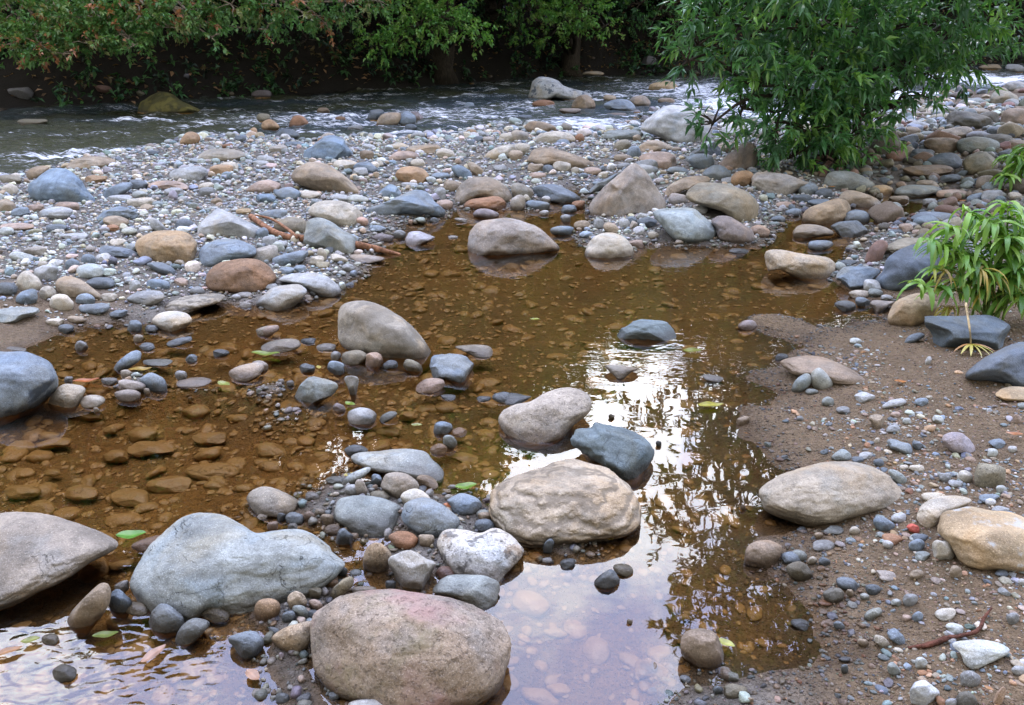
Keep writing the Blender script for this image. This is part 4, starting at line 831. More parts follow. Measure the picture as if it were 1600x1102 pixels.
# pebble bed under the pool
parts = []
BED = np.array([(.32, .165, .05), (.25, .14, .045), (.36, .20, .06), (.20, .14, .055), (.17, .125, .055), (.28, .16, .06), (.22, .16, .075), (.34, .18, .05), (.16, .135, .08), (.14, .11, .055), (.38, .26, .11)])
def k_bed(p, h, dp, dr, far, r_): return (h < .0) & (dp > 0)
for n, r0, r1, lvl, seed in ((4600, .016, .066, 3, 31), (14000, .010, .026, 2, 32), (7000, .006, .012, 2, 33)):
    r_ = np.random.default_rng(seed); p = sample(n, -3.6, 3.4, 1.0, 7.6, r_, 1.25)
    dens = np.where(p[:, 0] > .1 + .0 * p[:, 1], .5, 1.0)
    rad = r0 * (r1 / r0) ** (r_.uniform(0, 1, len(p)) ** 1.5)
    h, dp, dr, far = ground(p[:, 0], p[:, 1], True)
    ok = k_bed(p, h, dp, dr, far, r_) & (r_.uniform(size=len(p)) < dens) & clear_of(p, rad, .6); p, rad = p[ok], rad[ok]
    parts.append(scatter(p, rad, gcol(len(p), r_, BED * np.array([1.4, 1.24, 1.1])), lvl, (.28, .48), seed, .47, ztop=-.004))
V, F, cc = merge(parts)
tag(link('pebble_bed', mesh_np('pebble_bed', V, F, True, cc), attr_stone_mat('silted bed stones')), 'rust-brown silted pebbles lying under the shallow pool water', 'pebbles', kind='stuff')

# ---------------------------------------------------------------- water
def pool_material():
    k = NT('pool water'); tc = k.n('TexCoord'); v = tc.outputs['Object']
    mp = k.n('Mapping'); k.put(mp, 'Vector', v); mp.inputs['Scale'].default_value = (1, 1.8, 1)
    sep = k.n('SeparateXYZ'); k.put(sep, 0, v)
    # livelier ripples where the current enters at the front left and in the upper pool
    mask = k.math('MULTIPLY', k.ramp(sep.outputs[0], -.95, -.45, 1, 0), k.ramp(sep.outputs[1], 2.0, 2.5, 1, 0))
    m2 = k.math('MULTIPLY', k.ramp(sep.outputs[1], 3.05, 3.6), .5)
    calm = k.math('ADD', .035, k.math('ADD', k.math('MULTIPLY', mask, .24), k.math('MULTIPLY', m2, .22)))
    h1 = k.noise(mp.outputs[0], 8, 1, .4, .8); h2 = k.noise(mp.outputs[0], 24, 0, .4, .6); h3 = k.noise(v, 2.2, 1, .5)
    h = k.math('ADD', k.math('MULTIPLY', h1, .6), k.math('ADD', k.math('MULTIPLY', k.math('MULTIPLY', h2, .35), k.math('ADD', mask, m2)), k.math('MULTIPLY', h3, .5)))
    b = k.n('Bump'); k.put(b, 'Height', h); k.put(b, 'Distance', .012); k.put(b, 'Strength', calm)
    fr = k.n('Fresnel'); k.put(fr, 'IOR', 1.66); k.put(fr, 'Normal', b.outputs[0])
    gl = k.n('BsdfGlossy'); k.put(gl, 'Roughness', .015); k.put(gl, 'Normal', b.outputs[0]); k.put(gl, 'Color', (1, 1, 1, 1))
    tr = k.n('BsdfTransparent'); k.put(tr, 'Color', (.985, .93, .80, 1))
    mx = k.n('MixShader'); k.put(mx, 0, fr.outputs[0]); k.put(mx, 1, tr.outputs[0]); k.put(mx, 2, gl.outputs[0])
    return k.done(mx.outputs[0])
Xw, Yw, Fw = gridmesh(np.linspace(-8, 6, 29), np.linspace(-3.5, 7.75, 24))
o = link('pool_water', mesh_np('pool_water', np.stack([Xw, Yw, np.zeros_like(Xw)], -1), Fw, True), pool_material()); tag(o, kind='structure')

def river_material():
    k = NT('river water'); tc = k.n('TexCoord'); v = tc.outputs['Object']
    at_ = k.n('Attribute', attribute_name='foam')
    mp = k.n('Mapping'); k.put(mp, 'Vector', v); mp.inputs['Scale'].default_value = (.34, 1.7, 1)
    n1 = k.noise(mp.outputs[0], 5, 5, .6, .7); n2_ = k.noise(mp.outputs[0], 22, 3, .6, .5)
    b = k.bump(k.math('ADD', n1, k.math('MULTIPLY', n2_, .35)), .10, .9)
    base = k.mix(k.ramp(k.noise(v, .5, 3), .4, .6), (.026, .040, .046), (.045, .050, .026))
    base = k.mix(k.math('MULTIPLY', k.ramp(at_.outputs['Fac'], .25, .95), k.ramp(k.noise(mp.outputs[0], 3.2, 4, .6), .38, .62)), base, (.17, .20, .235))
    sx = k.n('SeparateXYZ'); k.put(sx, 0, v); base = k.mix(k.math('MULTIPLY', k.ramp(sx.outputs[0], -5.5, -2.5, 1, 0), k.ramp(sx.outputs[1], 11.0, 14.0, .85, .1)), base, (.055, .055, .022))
    wat = k.n('BsdfPrincipled'); k.put(wat, 'Base Color', base); k.put(wat, 'Roughness', .07); k.put(wat, 'IOR', 1.42); k.put(wat, 'Normal', b)
    foam = k.pbsdf((.80, .82, .86, 1), .6, b, .4)
    sp = k.ramp(k.math('ADD', k.noise(mp.outputs[0], 9, 6, .74, .9), k.math('MULTIPLY', at_.outputs['Fac'], .30)), .64, .78)
    mx = k.n('MixShader'); k.put(mx, 0, sp); k.put(mx, 1, wat.outputs[0]); k.put(mx, 2, foam)
    return k.done(mx.outputs[0])
xs = spaced(-45, 45, .06, -7, 8, 1.03); ys = spaced(7.76, 45, .05, 7.8, 12, 1.012); ys = ys[ys >= 7.76]
Xr, Yr, Fr = gridmesh(xs, ys)
ppx, ppy = project(np.stack([Xr, Yr, 0 * Xr], -1))
FO = []
def blob(px, py, rx, ry, a): q = P(px, py); q2 = P(px + rx, py); q3 = P(px, py - ry); return (q[0], q[1], abs(q2[0] - q[0]), abs(q3[1] - q[1]), a)
for f in ((170, 238, 150, 8, 1.), (330, 225, 90, 10, .7), (90, 252, 120, 5, .7), (520, 188, 200, 14, .8), (620, 208, 60, 6, 1.), (700, 180, 160, 16, .8), (930, 196, 110, 14, 1.1), (1090, 140, 130, 16, 1.0), (1120, 165, 80, 14, 1.1),
          (820, 168, 60, 10, .8), (1540, 125, 110, 12, 1.5), (1420, 150, 90, 10, 1.4), (380, 178, 140, 10, .55), (70, 175, 90, 5, .35), (400, 195, 40, 10, .6), (980, 150, 60, 8, .6), (1250, 180, 150, 16, 1.2)):
    FO.append(blob(*f))
foam = .10 + .75 * np.clip(n2(Xr * .4, Yr * 2.2, .9, 4, 9.4) - .02, 0, 1) * np.clip((Xr + 9) / 3, .25, 1)
for (bx, by, rx, ry, a) in FO: foam = np.maximum(foam, a * .8 * np.exp(-((Xr - bx) / rx) ** 2 - ((Yr - by) / ry) ** 2))
rough_ = .55 + foam
Hw = .075 * n2(Xr, Yr * 1.7, 1.6, 4, 2.2) * rough_ + .026 * (1 - np.abs(n2(Xr, Yr * 1.5, 4.5, 3, 5.2)) * 2) * rough_
me = mesh_np('river_water', np.stack([Xr, Yr, Hw - .012], -1), Fr, True)
vcol(me, 'foam', np.repeat(np.clip(foam, 0, 1.5)[:, None], 3, 1))
tag(link('river_water', me, river_material()), kind='structure')

# ---------------------------------------------------------------- foliage
def leaf_mat(name, rough=.38, spec=.5, trans=.28):
    k = NT(name); a = k.n('Attribute', attribute_name='col'); g = k.n('NewGeometry')
    b = k.n('BsdfPrincipled'); k.put(b, 'Base Color', a.outputs['Color']); k.put(b, 'Roughness', rough); k.put(b, 'Specular IOR Level', spec)
    t = k.n('BsdfTranslucent'); k.put(t, 'Color', k.mix(1.0, a.outputs['Color'], (1.5, 1.6, .7), 'MULTIPLY'))
    mx = k.n('MixShader'); k.put(mx, 0, trans); k.put(mx, 1, b.outputs[0]); k.put(mx, 2, t.outputs[0])
    return k.done(mx.outputs[0])
def bark_mat(name, col):
    k = NT(name); tc = k.n('TexCoord'); v = tc.outputs['Object']; mp = k.n('Mapping'); k.put(mp, 'Vector', v); mp.inputs['Scale'].default_value = (1, 1, .25)
    n = k.noise(mp.outputs[0], 30, 5, .65); c = k.mix(k.ramp(n, .3, .7), tuple(x * .5 for x in col), tuple(min(1, x * 1.5) for x in col))
    return k.done(k.pbsdf(c, .85, k.bump(n, .02), .2))
BARK = bark_mat('bark', (.045, .036, .026)); TWIG = bark_mat('pale twig', (.30, .24, .18)); ROOT = bark_mat('reddish wood', (.27, .135, .075)); DROOT = bark_mat('dark red root', (.10, .04, .025)); STRAW = bark_mat('dry stem', (.42, .32, .17))
LEAF = leaf_mat('leaf'); GLOSS = leaf_mat('glossy leaf', .30, .6, .25)
def unit(v): return v / (np.linalg.norm(v, axis=-1, keepdims=True) + 1e-9)
def sprays(C, D, m, L, leaf, wid, droop, pal, r_, spread=.8, fold=.25, twig=True):
    """C (n,3) starts, D (n,3) directions: n twigs of m leaves each -> V, F, colours"""
    n = len(C); s = r_.uniform(.1, 1.0, (n, m)); Lk = L * r_.uniform(.6, 1.3, n)
    D = unit(D)
    pos = C[:, None] + D[:, None] * (s * Lk[:, None])[..., None]; pos[..., 2] -= droop * .5 * Lk[:, None] * s ** 2
    pr = unit(r_.normal(size=(n, m, 3)))
    ld = D[:, None] * .75 + pr * spread; ld[..., 2] -= droop; ld = unit(ld)
    sd = np.cross(ld, r_.normal(size=(n, m, 3)) * .45 + np.array([0, 0, 1.0])); sd = unit(sd); up = np.cross(sd, ld)
    ll = leaf * r_.uniform(.65, 1.25, (n, m))[..., None]; ww = wid * r_.uniform(.7, 1.25, (n, m))[..., None]
    p0 = pos; p1 = pos + ld * ll * .42 + sd * ww * .5 + up * ww * fold; p2 = pos + ld * ll * .42 - sd * ww * .5 + up * ww * fold
    tip = pos + ld * ll; tip[..., 2] -= .12 * ll[..., 0] * (1 + droop); mid = pos + ld * ll * .45
    V = np.stack([p0, p1, tip, p2, mid], 2).reshape(-1, 3); k = n * m
    i = np.arange(k)[:, None] * 5
    F = np.concatenate([i + [0, 4, 1], i + [4, 2, 1], i + [0, 3, 4], i + [4, 3, 2]], 1).reshape(-1, 3)
    base = pal[r_.integers(0, len(pal), n)][:, None] * r_.uniform(.75, 1.3, (n, m))[..., None]
    odd = r_.uniform(size=(n, m)) < .12; base[odd] = pal[r_.integers(0, len(pal), odd.sum())] * 1.15
    c_ = np.repeat(base.reshape(-1, 3), 5, 0)
    return V, F, np.clip(c_, 0, .8)
def cluster(r_, c, rad, n, out=1.0, up=0.0, hollow=.45):
    d = unit(r_.normal(size=(n, 3))); r = (hollow + (1 - hollow) * r_.uniform(0, 1, n) ** .6)
    p = np.asarray(c) + d * r[:, None] * np.asarray(rad)
    p += .18 * np.asarray(rad) * np.stack([pnoise(p * 1.7 + 3), pnoise(p * 1.7 + 11), pnoise(p * 1.7 + 23)], -1) * 2
    return p, unit(d * out + r_.normal(size=(n, 3)) * .45 + np.array([0, 0, up]))
def limb(mb, a, b, r0, r1, r_, sag=.0, n=12):
    a, b = np.asarray(a), np.asarray(b); L = np.linalg.norm(b - a)
    q = [a + (b - a) * t + r_.normal(size=3) * L * .05 * (0 < t < 1) + np.array([0, 0, sag * L * math.sin(math.pi * t)]) for t in np.linspace(0, 1, 5)]
    V, F = tube(curve(q, n), np.linspace(r0, r1, n), 7, .05, r_); mb.add(V, F)
def tree(name, base, top, r0, clusters, label, pal, group=None, mat=None, bark=BARK, seed=1, leaf=.1, wid=.045, droop=.35, m=9, L=.3, dens=120, cat='tree', big=None):
    """clusters: (centre, radii, weight, scale); trunk with a limb to every cluster; crown of leaves"""
    r_ = np.random.default_rng(seed); base = np.asarray(base, float); base[2] = ground(base[:1], base[1:2])[0] - .15; top = np.asarray(top, float)
    root = bpy.data.objects.new(name, None); COL.objects.link(root); root.location = base; tag(root, label, cat, group)
    mb = MB(); n = 16
    mid = base + (top - base) * .45 + r_.normal(size=3) * .12 * np.linalg.norm(top - base) * np.array([1, 1, .2])
    path = curve([base, mid, top], n); rad = r0 * np.linspace(1, .25, n); rad[0] *= 1.5
    V, F = tube(path, rad, 10, .06, r_); mb.add(V, F)
    Vs = []
    for (c_, rd, wgt, sc) in clusters:
        c_ = np.asarray(c_, float); rd = np.broadcast_to(np.asarray(rd, float), (3,))
        dz = np.abs(path[:, 2] - min(c_[2], top[2]) + .25 * np.linalg.norm(c_[:2] - base[:2])); s = path[max(2, int(np.argmin(dz)))]
        limb(mb, s, c_, max(.02, r0 * .3), .010, r_, .08)
        p, d = cluster(r_, c_, rd, max(6, int(dens * wgt)), 1.0, .05)
        for j in range(min(6, len(p))): limb(mb, c_ + (p[j] - c_) * .1, p[j] + d[j] * .1, .012, .004, r_, .04, 6)
        Vs.append(sprays(p, d, m, L * sc, leaf * sc, wid * sc, droop, pal, r_))
    mb.build('trunk', bark, root, base)
    V, F, cc = merge(Vs)
    o = link('crown', mesh_np('crown', V - base, F, False, cc), mat or LEAF, root)
    return root
def C(px, py, dist, rpx, squash=.8, depth=1.0):
    r = rpx * dist / FPX; return at(px, py, dist), (r, r * depth, r * squash)
G_DK = np.array([(.016, .042, .018), (.022, .058, .022), (.028, .072, .025), (.018, .048, .028), (.04, .09, .03)])
G_WIL = np.array([(.055, .16, .055), (.075, .20, .065), (.10, .25, .07), (.05, .135, .06), (.17, .33, .075), (.085, .19, .095), (.07, .18, .06)])
G_BR = np.array([(.11, .27, .055), (.14, .32, .06), (.08, .21, .05), (.18, .34, .065), (.20, .32, .08)])
G_RU = np.array([(.10, .22, .065), (.12, .24, .065), (.17, .25, .08), (.09, .20, .06), (.40, .18, .09), (.13, .24, .07), (.22, .24, .09), (.11, .25, .07), (.12, .23, .07), (.09, .21, .06)])

# overhanging tree on the bar
bx = P(1300, 262, .05)
vis = [(1120, 25, 8.0, 62), (1195, 50, 7.9, 75), (1280, 30, 8.2, 85), (1370, 60, 8.4, 85), (1450, 40, 8.6, 80), (1515, 25, 8.9, 55), (1250, 115, 8.0, 78), (1335, 125, 8.1, 72), (1410, 115, 8.5, 62), (1470, 95, 8.8, 45),
       (1185, 135, 7.8, 42), (1215, 190, 8.0, 52), (1270, 205, 8.0, 58), (1318, 220, 8.2, 42), (1160, 170, 7.8, 22), (1115, 192, 7.6, 26), (1345, 185, 8.2, 42), (1395, 165, 8.6, 26), (1240, 245, 8.1, 32), (1290, 250, 8.2, 30), (1090, 70, 7.9, 30), (1140, 110, 7.8, 26), (1340, 80, 9.2, 90), (1260, 170, 8.8, 60), (1440, 150, 8.7, 18), (1540, 70, 9.0, 34), (1575, 25, 9.2, 36), (1505, 105, 8.9, 24), (1085, 30, 8.0, 34), (1075, 95, 7.8, 16)]
cl = [(*C(px, py, d, r, .62), (r / 60.0) ** 2, 1.0) for px, py, d, r in vis]
upr = [((2.9, 8.4, 3.2), 1.3, 3.2, 1.5), ((4.2, 8.8, 3.4), 1.3, 3.2, 1.5), ((5.2, 9.2, 2.8), 1.0, 2.2, 1.4), ((2.6, 8.2, 2.4), .8, 2.2, 1.2), ((3.6, 8.5, 4.7), 1.5, 4, 1.7), ((4.9, 9.0, 4.8), 1.4, 3.5, 1.7), ((3.1, 8.2, 5.6), 1.0, 2.2, 1.5), ((4.2, 8.6, 6.2), 1.5, 4, 1.8), ((5.6, 9.4, 6.2), 1.4, 3, 1.8), ((4.0, 8.4, 7.6), 1.2, 3, 1.7), ((5.2, 9, 7.8), 1.3, 3, 1.8), ((6.6, 9.6, 4.6), 1.5, 3, 1.8), ((6.8, 10, 7), 1.6, 3, 1.9), ((2.2, 7.6, 3.5), .6, 1.0, 1.2), ((3.0, 7.6, 6.9), .7, 1, 1.3)]
tree('overhanging_tree', bx, (4.3, 8.9, 7.5), .11, cl + upr, 'leafy green tree with narrow drooping leaves overhanging the stony bar', G_WIL, mat=GLOSS, seed=21, leaf=.125, wid=.040, droop=.26, m=12, L=.24, dens=44)

# far bank trees
def far_tree(name, px, d, label, vis, pal, seed, h=13, leaf=.085, wid=.05, spread=3.0, **kw):
    kw.setdefault('droop', .12); kw.setdefault('m', 13)
    q = at(px, 100, d + 2.5); cl = [(*C(a, b - .16 * b - 6, dd, r * .86, .50), (r / 50.0) ** 2, 1.0) for a, b, dd, r in vis]
    r_ = np.random.default_rng(seed); upc = []
    for i in range(11):
        zz = 4.3 + (h - 4.8) * i / 10.0; k = math.sin(math.pi * (.22 + .70 * i / 10.0))
        for j in range(2):
            a = r_.uniform(0, 6.28); upc.append(((q[0] + math.cos(a) * spread * k * .75, q[1] - .5 + math.sin(a) * spread * k * .7, zz + r_.uniform(-.4, .4)), (spread * .55 * (.45 + .55 * k), spread * .5 * (.45 + .55 * k), spread * .42), 1.1, 3.6))
    return tree(name, q, (q[0], q[1], h * .9), .28, cl + upc, label, pal, 'trees along the far bank', seed=seed, leaf=leaf, wid=wid, dens=kw.pop('dens', 70), **kw)
lv = [(20, 30, 13.2, 55), (90, 55, 13.0, 55), (60, 90, 12.8, 32), (150, 40, 13.2, 60), (140, 85, 12.9, 30), (220, 35, 13.3, 55), (200, 75, 13.1, 24), (290, 25, 13.4, 48), (360, 15, 13.6, 45), (430, 15, 13.8, 42), (480, 35, 13.8, 30), (540, 10, 14, 38), (590, 8, 14, 26), (320, 50, 13.6, 20), (100, 108, 12.8, 16), (20, 85, 13, 22), (265, 58, 13.2, 18), (85, 112, 12.8, 14), (330, 76, 13.4, 13), (212, 92, 13, 12), (415, 62, 13.7, 16), (510, 52, 13.9, 14)]
far_tree('flowering_tree', 120, 14.5, 'broad tree with rust-tinted leaf tips leaning over the river', lv, G_RU, 41, h=12.5, leaf=.078, wid=.05, droop=.08, m=14, L=.32, bark=TWIG, dens=120)
far_tree('bank_tree', 690, 17.5, 'bright green tree with a low bough over the dark far bank', [(590, 92, 16.4, 28), (620, 70, 16.5, 34), (655, 55, 16.4, 34), (690, 40, 16.6, 38), (730, 60, 16.5, 32), (750, 75, 16.4, 18), (700, 15, 17, 45), (640, 25, 17, 28), (570, 72, 16.8, 20), (680, 75, 16.6, 20)], G_BR, 42, h=10.5, dens=85, L=.32)
far_tree('bank_tree', 890, 20.5, 'mid-green tree hanging over the far bank behind the tall pale boulder', [(830, 25, 19, 40), (880, 40, 19, 38), (920, 30, 19, 38), (945, 55, 19, 20), (860, 75, 19.2, 24), (810, 60, 19.4, 22), (900, 10, 19.5, 40)], G_BR * .85, 43, h=8.0, dens=85, L=.34, spread=2.6)
far_tree('bank_tree', 1030, 24, 'dark green tree on the far bank beside the overhanging tree', [(1000, 15, 22, 38), (1040, 35, 22, 30), (980, 45, 22.3, 20), (1060, 60, 22, 20), (1020, 80, 22.4, 16)], G_WIL * .9, 44, h=8.5, dens=70, L=.36, spread=2.4)
far_tree('bank_tree', 400, 17.0, 'dark tree standing behind the flowering tree', [(420, 55, 16.2, 26), (520, 40, 16.4, 34), (480, 80, 16.4, 22)], G_DK, 45, h=14.5, dens=55, spread=3.6)
far_tree('bank_tree', -150, 17, 'dark shady tree at the left end of the far bank', [(-20, 40, 15.8, 60), (0, 90, 15.6, 24)], G_DK, 46, h=13.5, dens=55, spread=3.8)
far_tree('bank_tree', 770, 21.5, 'dark tree filling the gap behind the low green bough', [(780, 20, 20.6, 40), (800, 60, 20.8, 24)], G_DK, 47, h=9.5, dens=55, spread=2.6)
far_tree('bank_tree', 1200, 27, 'dark tree on the far bank behind the overhanging tree', [(1140, 40, 25, 30), (1200, 60, 25, 36)], G_DK, 48, h=13, dens=55, spread=3.6)
far_tree('bank_tree', 1480, 31, 'dark tree across the bright water on the far bank', [(1440, 40, 29, 40), (1520, 50, 29, 36)], G_DK * 1.2, 49, h=13, dens=55, spread=4)
far_tree('bank_tree', 1640, 27, 'mid-green tree at the right end of the far bank', [(1560, 40, 26, 36), (1590, 70, 26, 26), (1600, 20, 26, 36)], G_BR * .6, 50, h=12, dens=60, spread=3.6)
# the wood behind, one dark mass
r_ = np.random.default_rng(60); Cs = []
for i in range(260):
    x = r_.uniform(-34, 40); y = np.interp(x, FX, FY) + r_.uniform(3.5, 12); z = ground([x], [y])[0]
    hmax = np.interp(x, [-34, -1.2, 0.6, 3.0, 4.6, 40], [11, 9.5, 5.0, 3.5, 9, 10])
    Cs.append((x, y, z + r_.uniform(.2, 1) * max(.8, hmax - z)))
Cs = np.array(Cs); Vs = []
for q in Cs:
    p, d = cluster(r_, q, (1.9, 1.6, 1.4), 34); Vs.append(sprays(p, d, 8, .7, .5, .28, .3, G_DK, r_))
V, F, cc = merge(Vs)
tag(link('far_wood', mesh_np('far_wood', V, F, False, cc), LEAF), 'dense dark wood rising behind the far bank', 'wood', kind='stuff')
# low undergrowth and leaf litter on the far bank
Vs = []
n = 3000; x = r_.uniform(-18, 26, n); y = np.interp(x, FX, FY) + .05 + 4.5 * r_.uniform(0, 1, n) ** 1.5; z = ground(x, y)
sel = pnoise(np.stack([x * .6, y * .6, 0 * x], -1)) > -.12
p = np.stack([x, y, z], -1)[sel]; d = r_.normal(size=p.shape) * .6 + np.array([0, -.3, .8])
Vs.append(sprays(p, d, 7, .38, .15, .07, .4, np.vstack([G_DK * 1.6, G_DK * .7, G_DK * 2.6, [(.12, .09, .04)]]), r_))
V, F, cc = merge(Vs)
tag(link('undergrowth', mesh_np('undergrowth', V, F, False, cc), LEAF), 'dim undergrowth on the shaded far bank', 'undergrowth', kind='stuff')
n = 5200; x = r_.uniform(-18, 26, n); y = np.interp(x, FX, FY) + .15 + 4.5 * r_.uniform(0, 1, n); z = ground(x, y) + .02
V, F, cc = sprays(np.stack([x, y, z], -1), r_.normal(size=(n, 3)) * [1, 1, .15], 1, .02, .14, .07, .05, np.array([(.24, .14, .07), (.34, .20, .11), (.15, .09, .05), (.40, .27, .16)]), r_, .3)
tag(link('leaf_litter', mesh_np('leaf_litter', V, F, False, cc), LEAF), 'brown leaf litter strewn over the far bank', 'leaf litter', kind='stuff')

n = 260; x = r_.uniform(.6, 2.6, n); y = r_.uniform(1.3, 4.3, n); z = ground(x, y); sel = z > .006
V, F, cc = sprays(np.stack([x, y, z + .004], -1)[sel], (r_.normal(size=(n, 3)) * [1, 1, .1])[sel], 1, .002, .018, .006, .02, np.array([(.26, .13, .06), (.16, .09, .05), (.34, .16, .07), (.10, .06, .04)]), r_, .25)
tag(link('leaf_litter', mesh_np('leaf_litter', V, F, False, cc), LEAF), 'brown scraps of leaf and twig on the near sand', 'leaf litter', kind='stuff')

# ---------------------------------------------------------------- drooping plant at the right
def blade(p, d, L, w, bend, r_, n=6):
    d = unit(np.asarray(d, float)); side = unit(np.cross(d, [0, 0, 1.0]) + r_.normal(size=3) * .25); V = []; pos = np.asarray(p, float).copy(); cd = d.copy()
    for i in range(n + 1):
        t = i / n; ww = w * math.sin(math.pi * min(1, .12 + .88 * t)) ** .8 * .5 + (0 if i == n else .0005)
        up = np.cross(side, cd)
        V += [pos - side * ww + up * ww * .35, pos, pos + side * ww + up * ww * .35]
        pos = pos + cd * L / n; cd = unit(cd + np.array([0, 0, -bend / n]))
    F = []
    for i in range(n):
        a = i * 3
        F += [(a, a + 1, a + 4, a + 3), (a + 1, a + 2, a + 5, a + 4)]
    return np.array(V), F
def leafy_plant(base, label, stems, seed, sc=1.0, dry=True, group=None, name='leafy_plant'):
    r_ = np.random.default_rng(seed); base = np.asarray(base)
    root = bpy.data.objects.new(name, None); COL.objects.link(root); root.location = base; tag(root, label, 'plant', group)
    Vl, Fl, Cl, nl = [], [], [], 0; Vd, Fd, Cd, nd = [], [], [], 0
    G = np.array([(.20, .36, .06), (.15, .31, .05), (.25, .40, .08), (.11, .25, .05), (.32, .40, .10)]); Y_ = np.array([(.46, .34, .07), (.40, .30, .12), (.34, .36, .07), (.50, .40, .16)])
    for (tx, ty, h, kind) in stems:
        tip = base + np.array([tx, ty, h]) * sc
        path = curve([base + r_.normal(size=3) * [.03, .03, 0], base + np.array([tx * .35, ty * .35, h * .75]) * sc, tip], 10)
        mb = MB(); V, F = tube(path, np.linspace(.007, .003, 10) * sc, 6); mb.add(V, F)
        mb.build('stem', STRAW if kind == 'd' else STEMG, root, base)
        for j in range(30 if kind != 'd' else 14):
            t = 1 - .55 * (j / 30.0) ** 1.3; q = path[int(t * 9)]
            a = r_.uniform(0, 6.283); d = np.array([math.cos(a), math.sin(a), r_.uniform(-.1, .75)])
            if kind == 'd': d[2] -= .7
            isd = kind == 'd' or (kind == 'y' and r_.uniform() < .55)
            V, F = blade(q, d, r_.uniform(.11, .20) * sc, r_.uniform(.017, .030) * sc * (.6 if isd else 1), r_.uniform(1.3, 3.4), r_)
            cc = (Y_ if isd else G)[r_.integers(0, 4)] * r_.uniform(.75, 1.25)
            if isd: Vd.append(V); Fd += [tuple(i + nd for i in f) for f in F]; Cd.append(np.tile(cc, (len(V), 1))); nd += len(V)
            else: Vl.append(V); Fl += [tuple(i + nl for i in f) for f in F]; Cl.append(np.tile(cc, (len(V), 1))); nl += len(V)
    link('foliage', mesh_np('foliage', np.vstack(Vl) - base, np.array(Fl), True, np.vstack(Cl)), LEAF, root)
    if nd:
        o = link('foliage', mesh_np('foliage', np.vstack(Vd) - base, np.array(Fd), True, np.vstack(Cd)), LEAF, root); o['label'] = 'withered yellow leaves'
    return root
STEMG = bark_mat('green stem', (.16, .24, .06))
pb = P(1545, 500, .06); pb[2] = ground(pb[:1], pb[1:2])[0]
leafy_plant(pb, 'bright green drooping plant with some yellowed leaves at the edge of the sand', [(-.40, .05, .44, 'g'), (-.36, -.02, .30, 'y'), (-.20, .08, .58, 'g'), (-.30, .06, .50, 'g'), (-.44, -.06, .22, 'g'), (-.26, .0, .36, 'g'), (-.12, .02, .55, 'g'), (-.02, .05, .62, 'g'), (-.05, -.05, .48, 'g'), (.10, .0, .52, 'g'), (.12, -.08, .36, 'g'), (.22, .05, .50, 'g'), (-.18, -.10, .32, 'y'), (-.24, -.06, .24, 'y'), (.02, -.12, .33, 'g'), (-.30, -.08, .12, 'd'), (.2, -.1, .22, 'y'), (.30, .0, .38, 'g'), (.08, -.16, .2, 'g'), (-.34, .02, .40, 'g'), (.30, -.12, .25, 'g')], 71)
pt = P(1592, 292, .1); pt[2] = ground(pt[:1], pt[1:2])[0]
leafy_plant(pt, 'small green tuft in the shaded stones by the dark cobbles', [(-.1, 0, .22, 'g'), (.05, .05, .28, 'g'), (.15, 0, .22, 'g'), (-.2, -.1, .10, 'g'), (-.02, -.05, .18, 'g')], 72, 1.3, False, name='leafy_tuft')

# ---------------------------------------------------------------- driftwood, root, dry stalk
def gpt(px, py, dz=0.0):
    q = P(px, py, dz); z = max(ground(q[:1], q[1:2])[0], 0) ; return P(px, py, z + dz)
def wood(name, pts, rads, mat, label, cat):
    p = np.array([gpt(*q) for q in pts]); base = p[0].copy(); n = 6 * len(p)
    mb = MB(); V, F = tube(curve(p, n), np.interp(np.linspace(0, 1, n), np.linspace(0, 1, len(rads)), rads), 9, .09); mb.add(V, F)
    return mb, base, mat, name, label, cat
mb, b0, mt, nm, lb, ct = wood('driftwood_branch', [(392, 338, .03), (420, 358, .03), (450, 370, .03), (500, 374, .035), (565, 384, .035), (600, 392, .02), (626, 398, .0)], [.020, .022, .024, .026, .026, .018, .008], ROOT, 'reddish driftwood branch lying under the pale blue trapezoid boulder', 'driftwood')
p = np.array([gpt(465, 371, .04), gpt(430, 345, .07), gpt(398, 336, .09)]); V, F = tube(curve(p, 10), np.linspace(.014, .006, 10), 7, .08); mb.add(V, F)
tag(mb.build(nm, mt, None, b0), lb, ct).location = b0
mb, b0, mt, nm, lb, ct = wood('exposed_root', [(1418, 1012, .004), (1450, 1008, .008), (1478, 998, .008), (1500, 994, .006), (1528, 985, .006), (1538, 965, .01), (1550, 950, .012)], [.003, .007, .007, .005, .005, .004, .002], DROOT, 'dark red root running across the sand beside the fish-shaped stone', 'root')
tag(mb.build(nm, mt, None, b0), lb, ct).location = b0
r_ = np.random.default_rng(81)
_q = P(1516, 549, .03); _t = float(np.dot(_q - CAMP, [0, CT, -ST])); st = np.array([at(1509, 474, _t - .06), at(1513, 500, _t - .13), at(1516, 522, _t - .15), at(1517, 538, _t - .14)]); root = bpy.data.objects.new('dry_stalk', None); COL.objects.link(root); root.location = st[0]
tag(root, 'withered stalk with a yellow leaf fan hanging over the split dark slate slab', 'stalk')
mb = MB(); V, F = tube(curve(st, 12), np.linspace(.006, .003, 12), 6); mb.add(V, F); mb.build('stem', STRAW, root, st[0])
Vl, Fl, Cl, nl = [], [], [], 0
for a in np.linspace(-1.1, 1.1, 7):
    V, F = blade(st[-1], (math.sin(a), -math.cos(a) * .8, .1), .11, .014, .8, r_); Vl.append(V); Fl += [tuple(i + nl for i in f) for f in F]; nl += len(V); Cl.append(np.tile((.48, .42, .10) if abs(a) < .8 else (.42, .22, .08), (len(V), 1)))
link('leaf_fan', mesh_np('leaf_fan', np.vstack(Vl) - st[0], np.array(Fl), True, np.vstack(Cl)), LEAF, root)

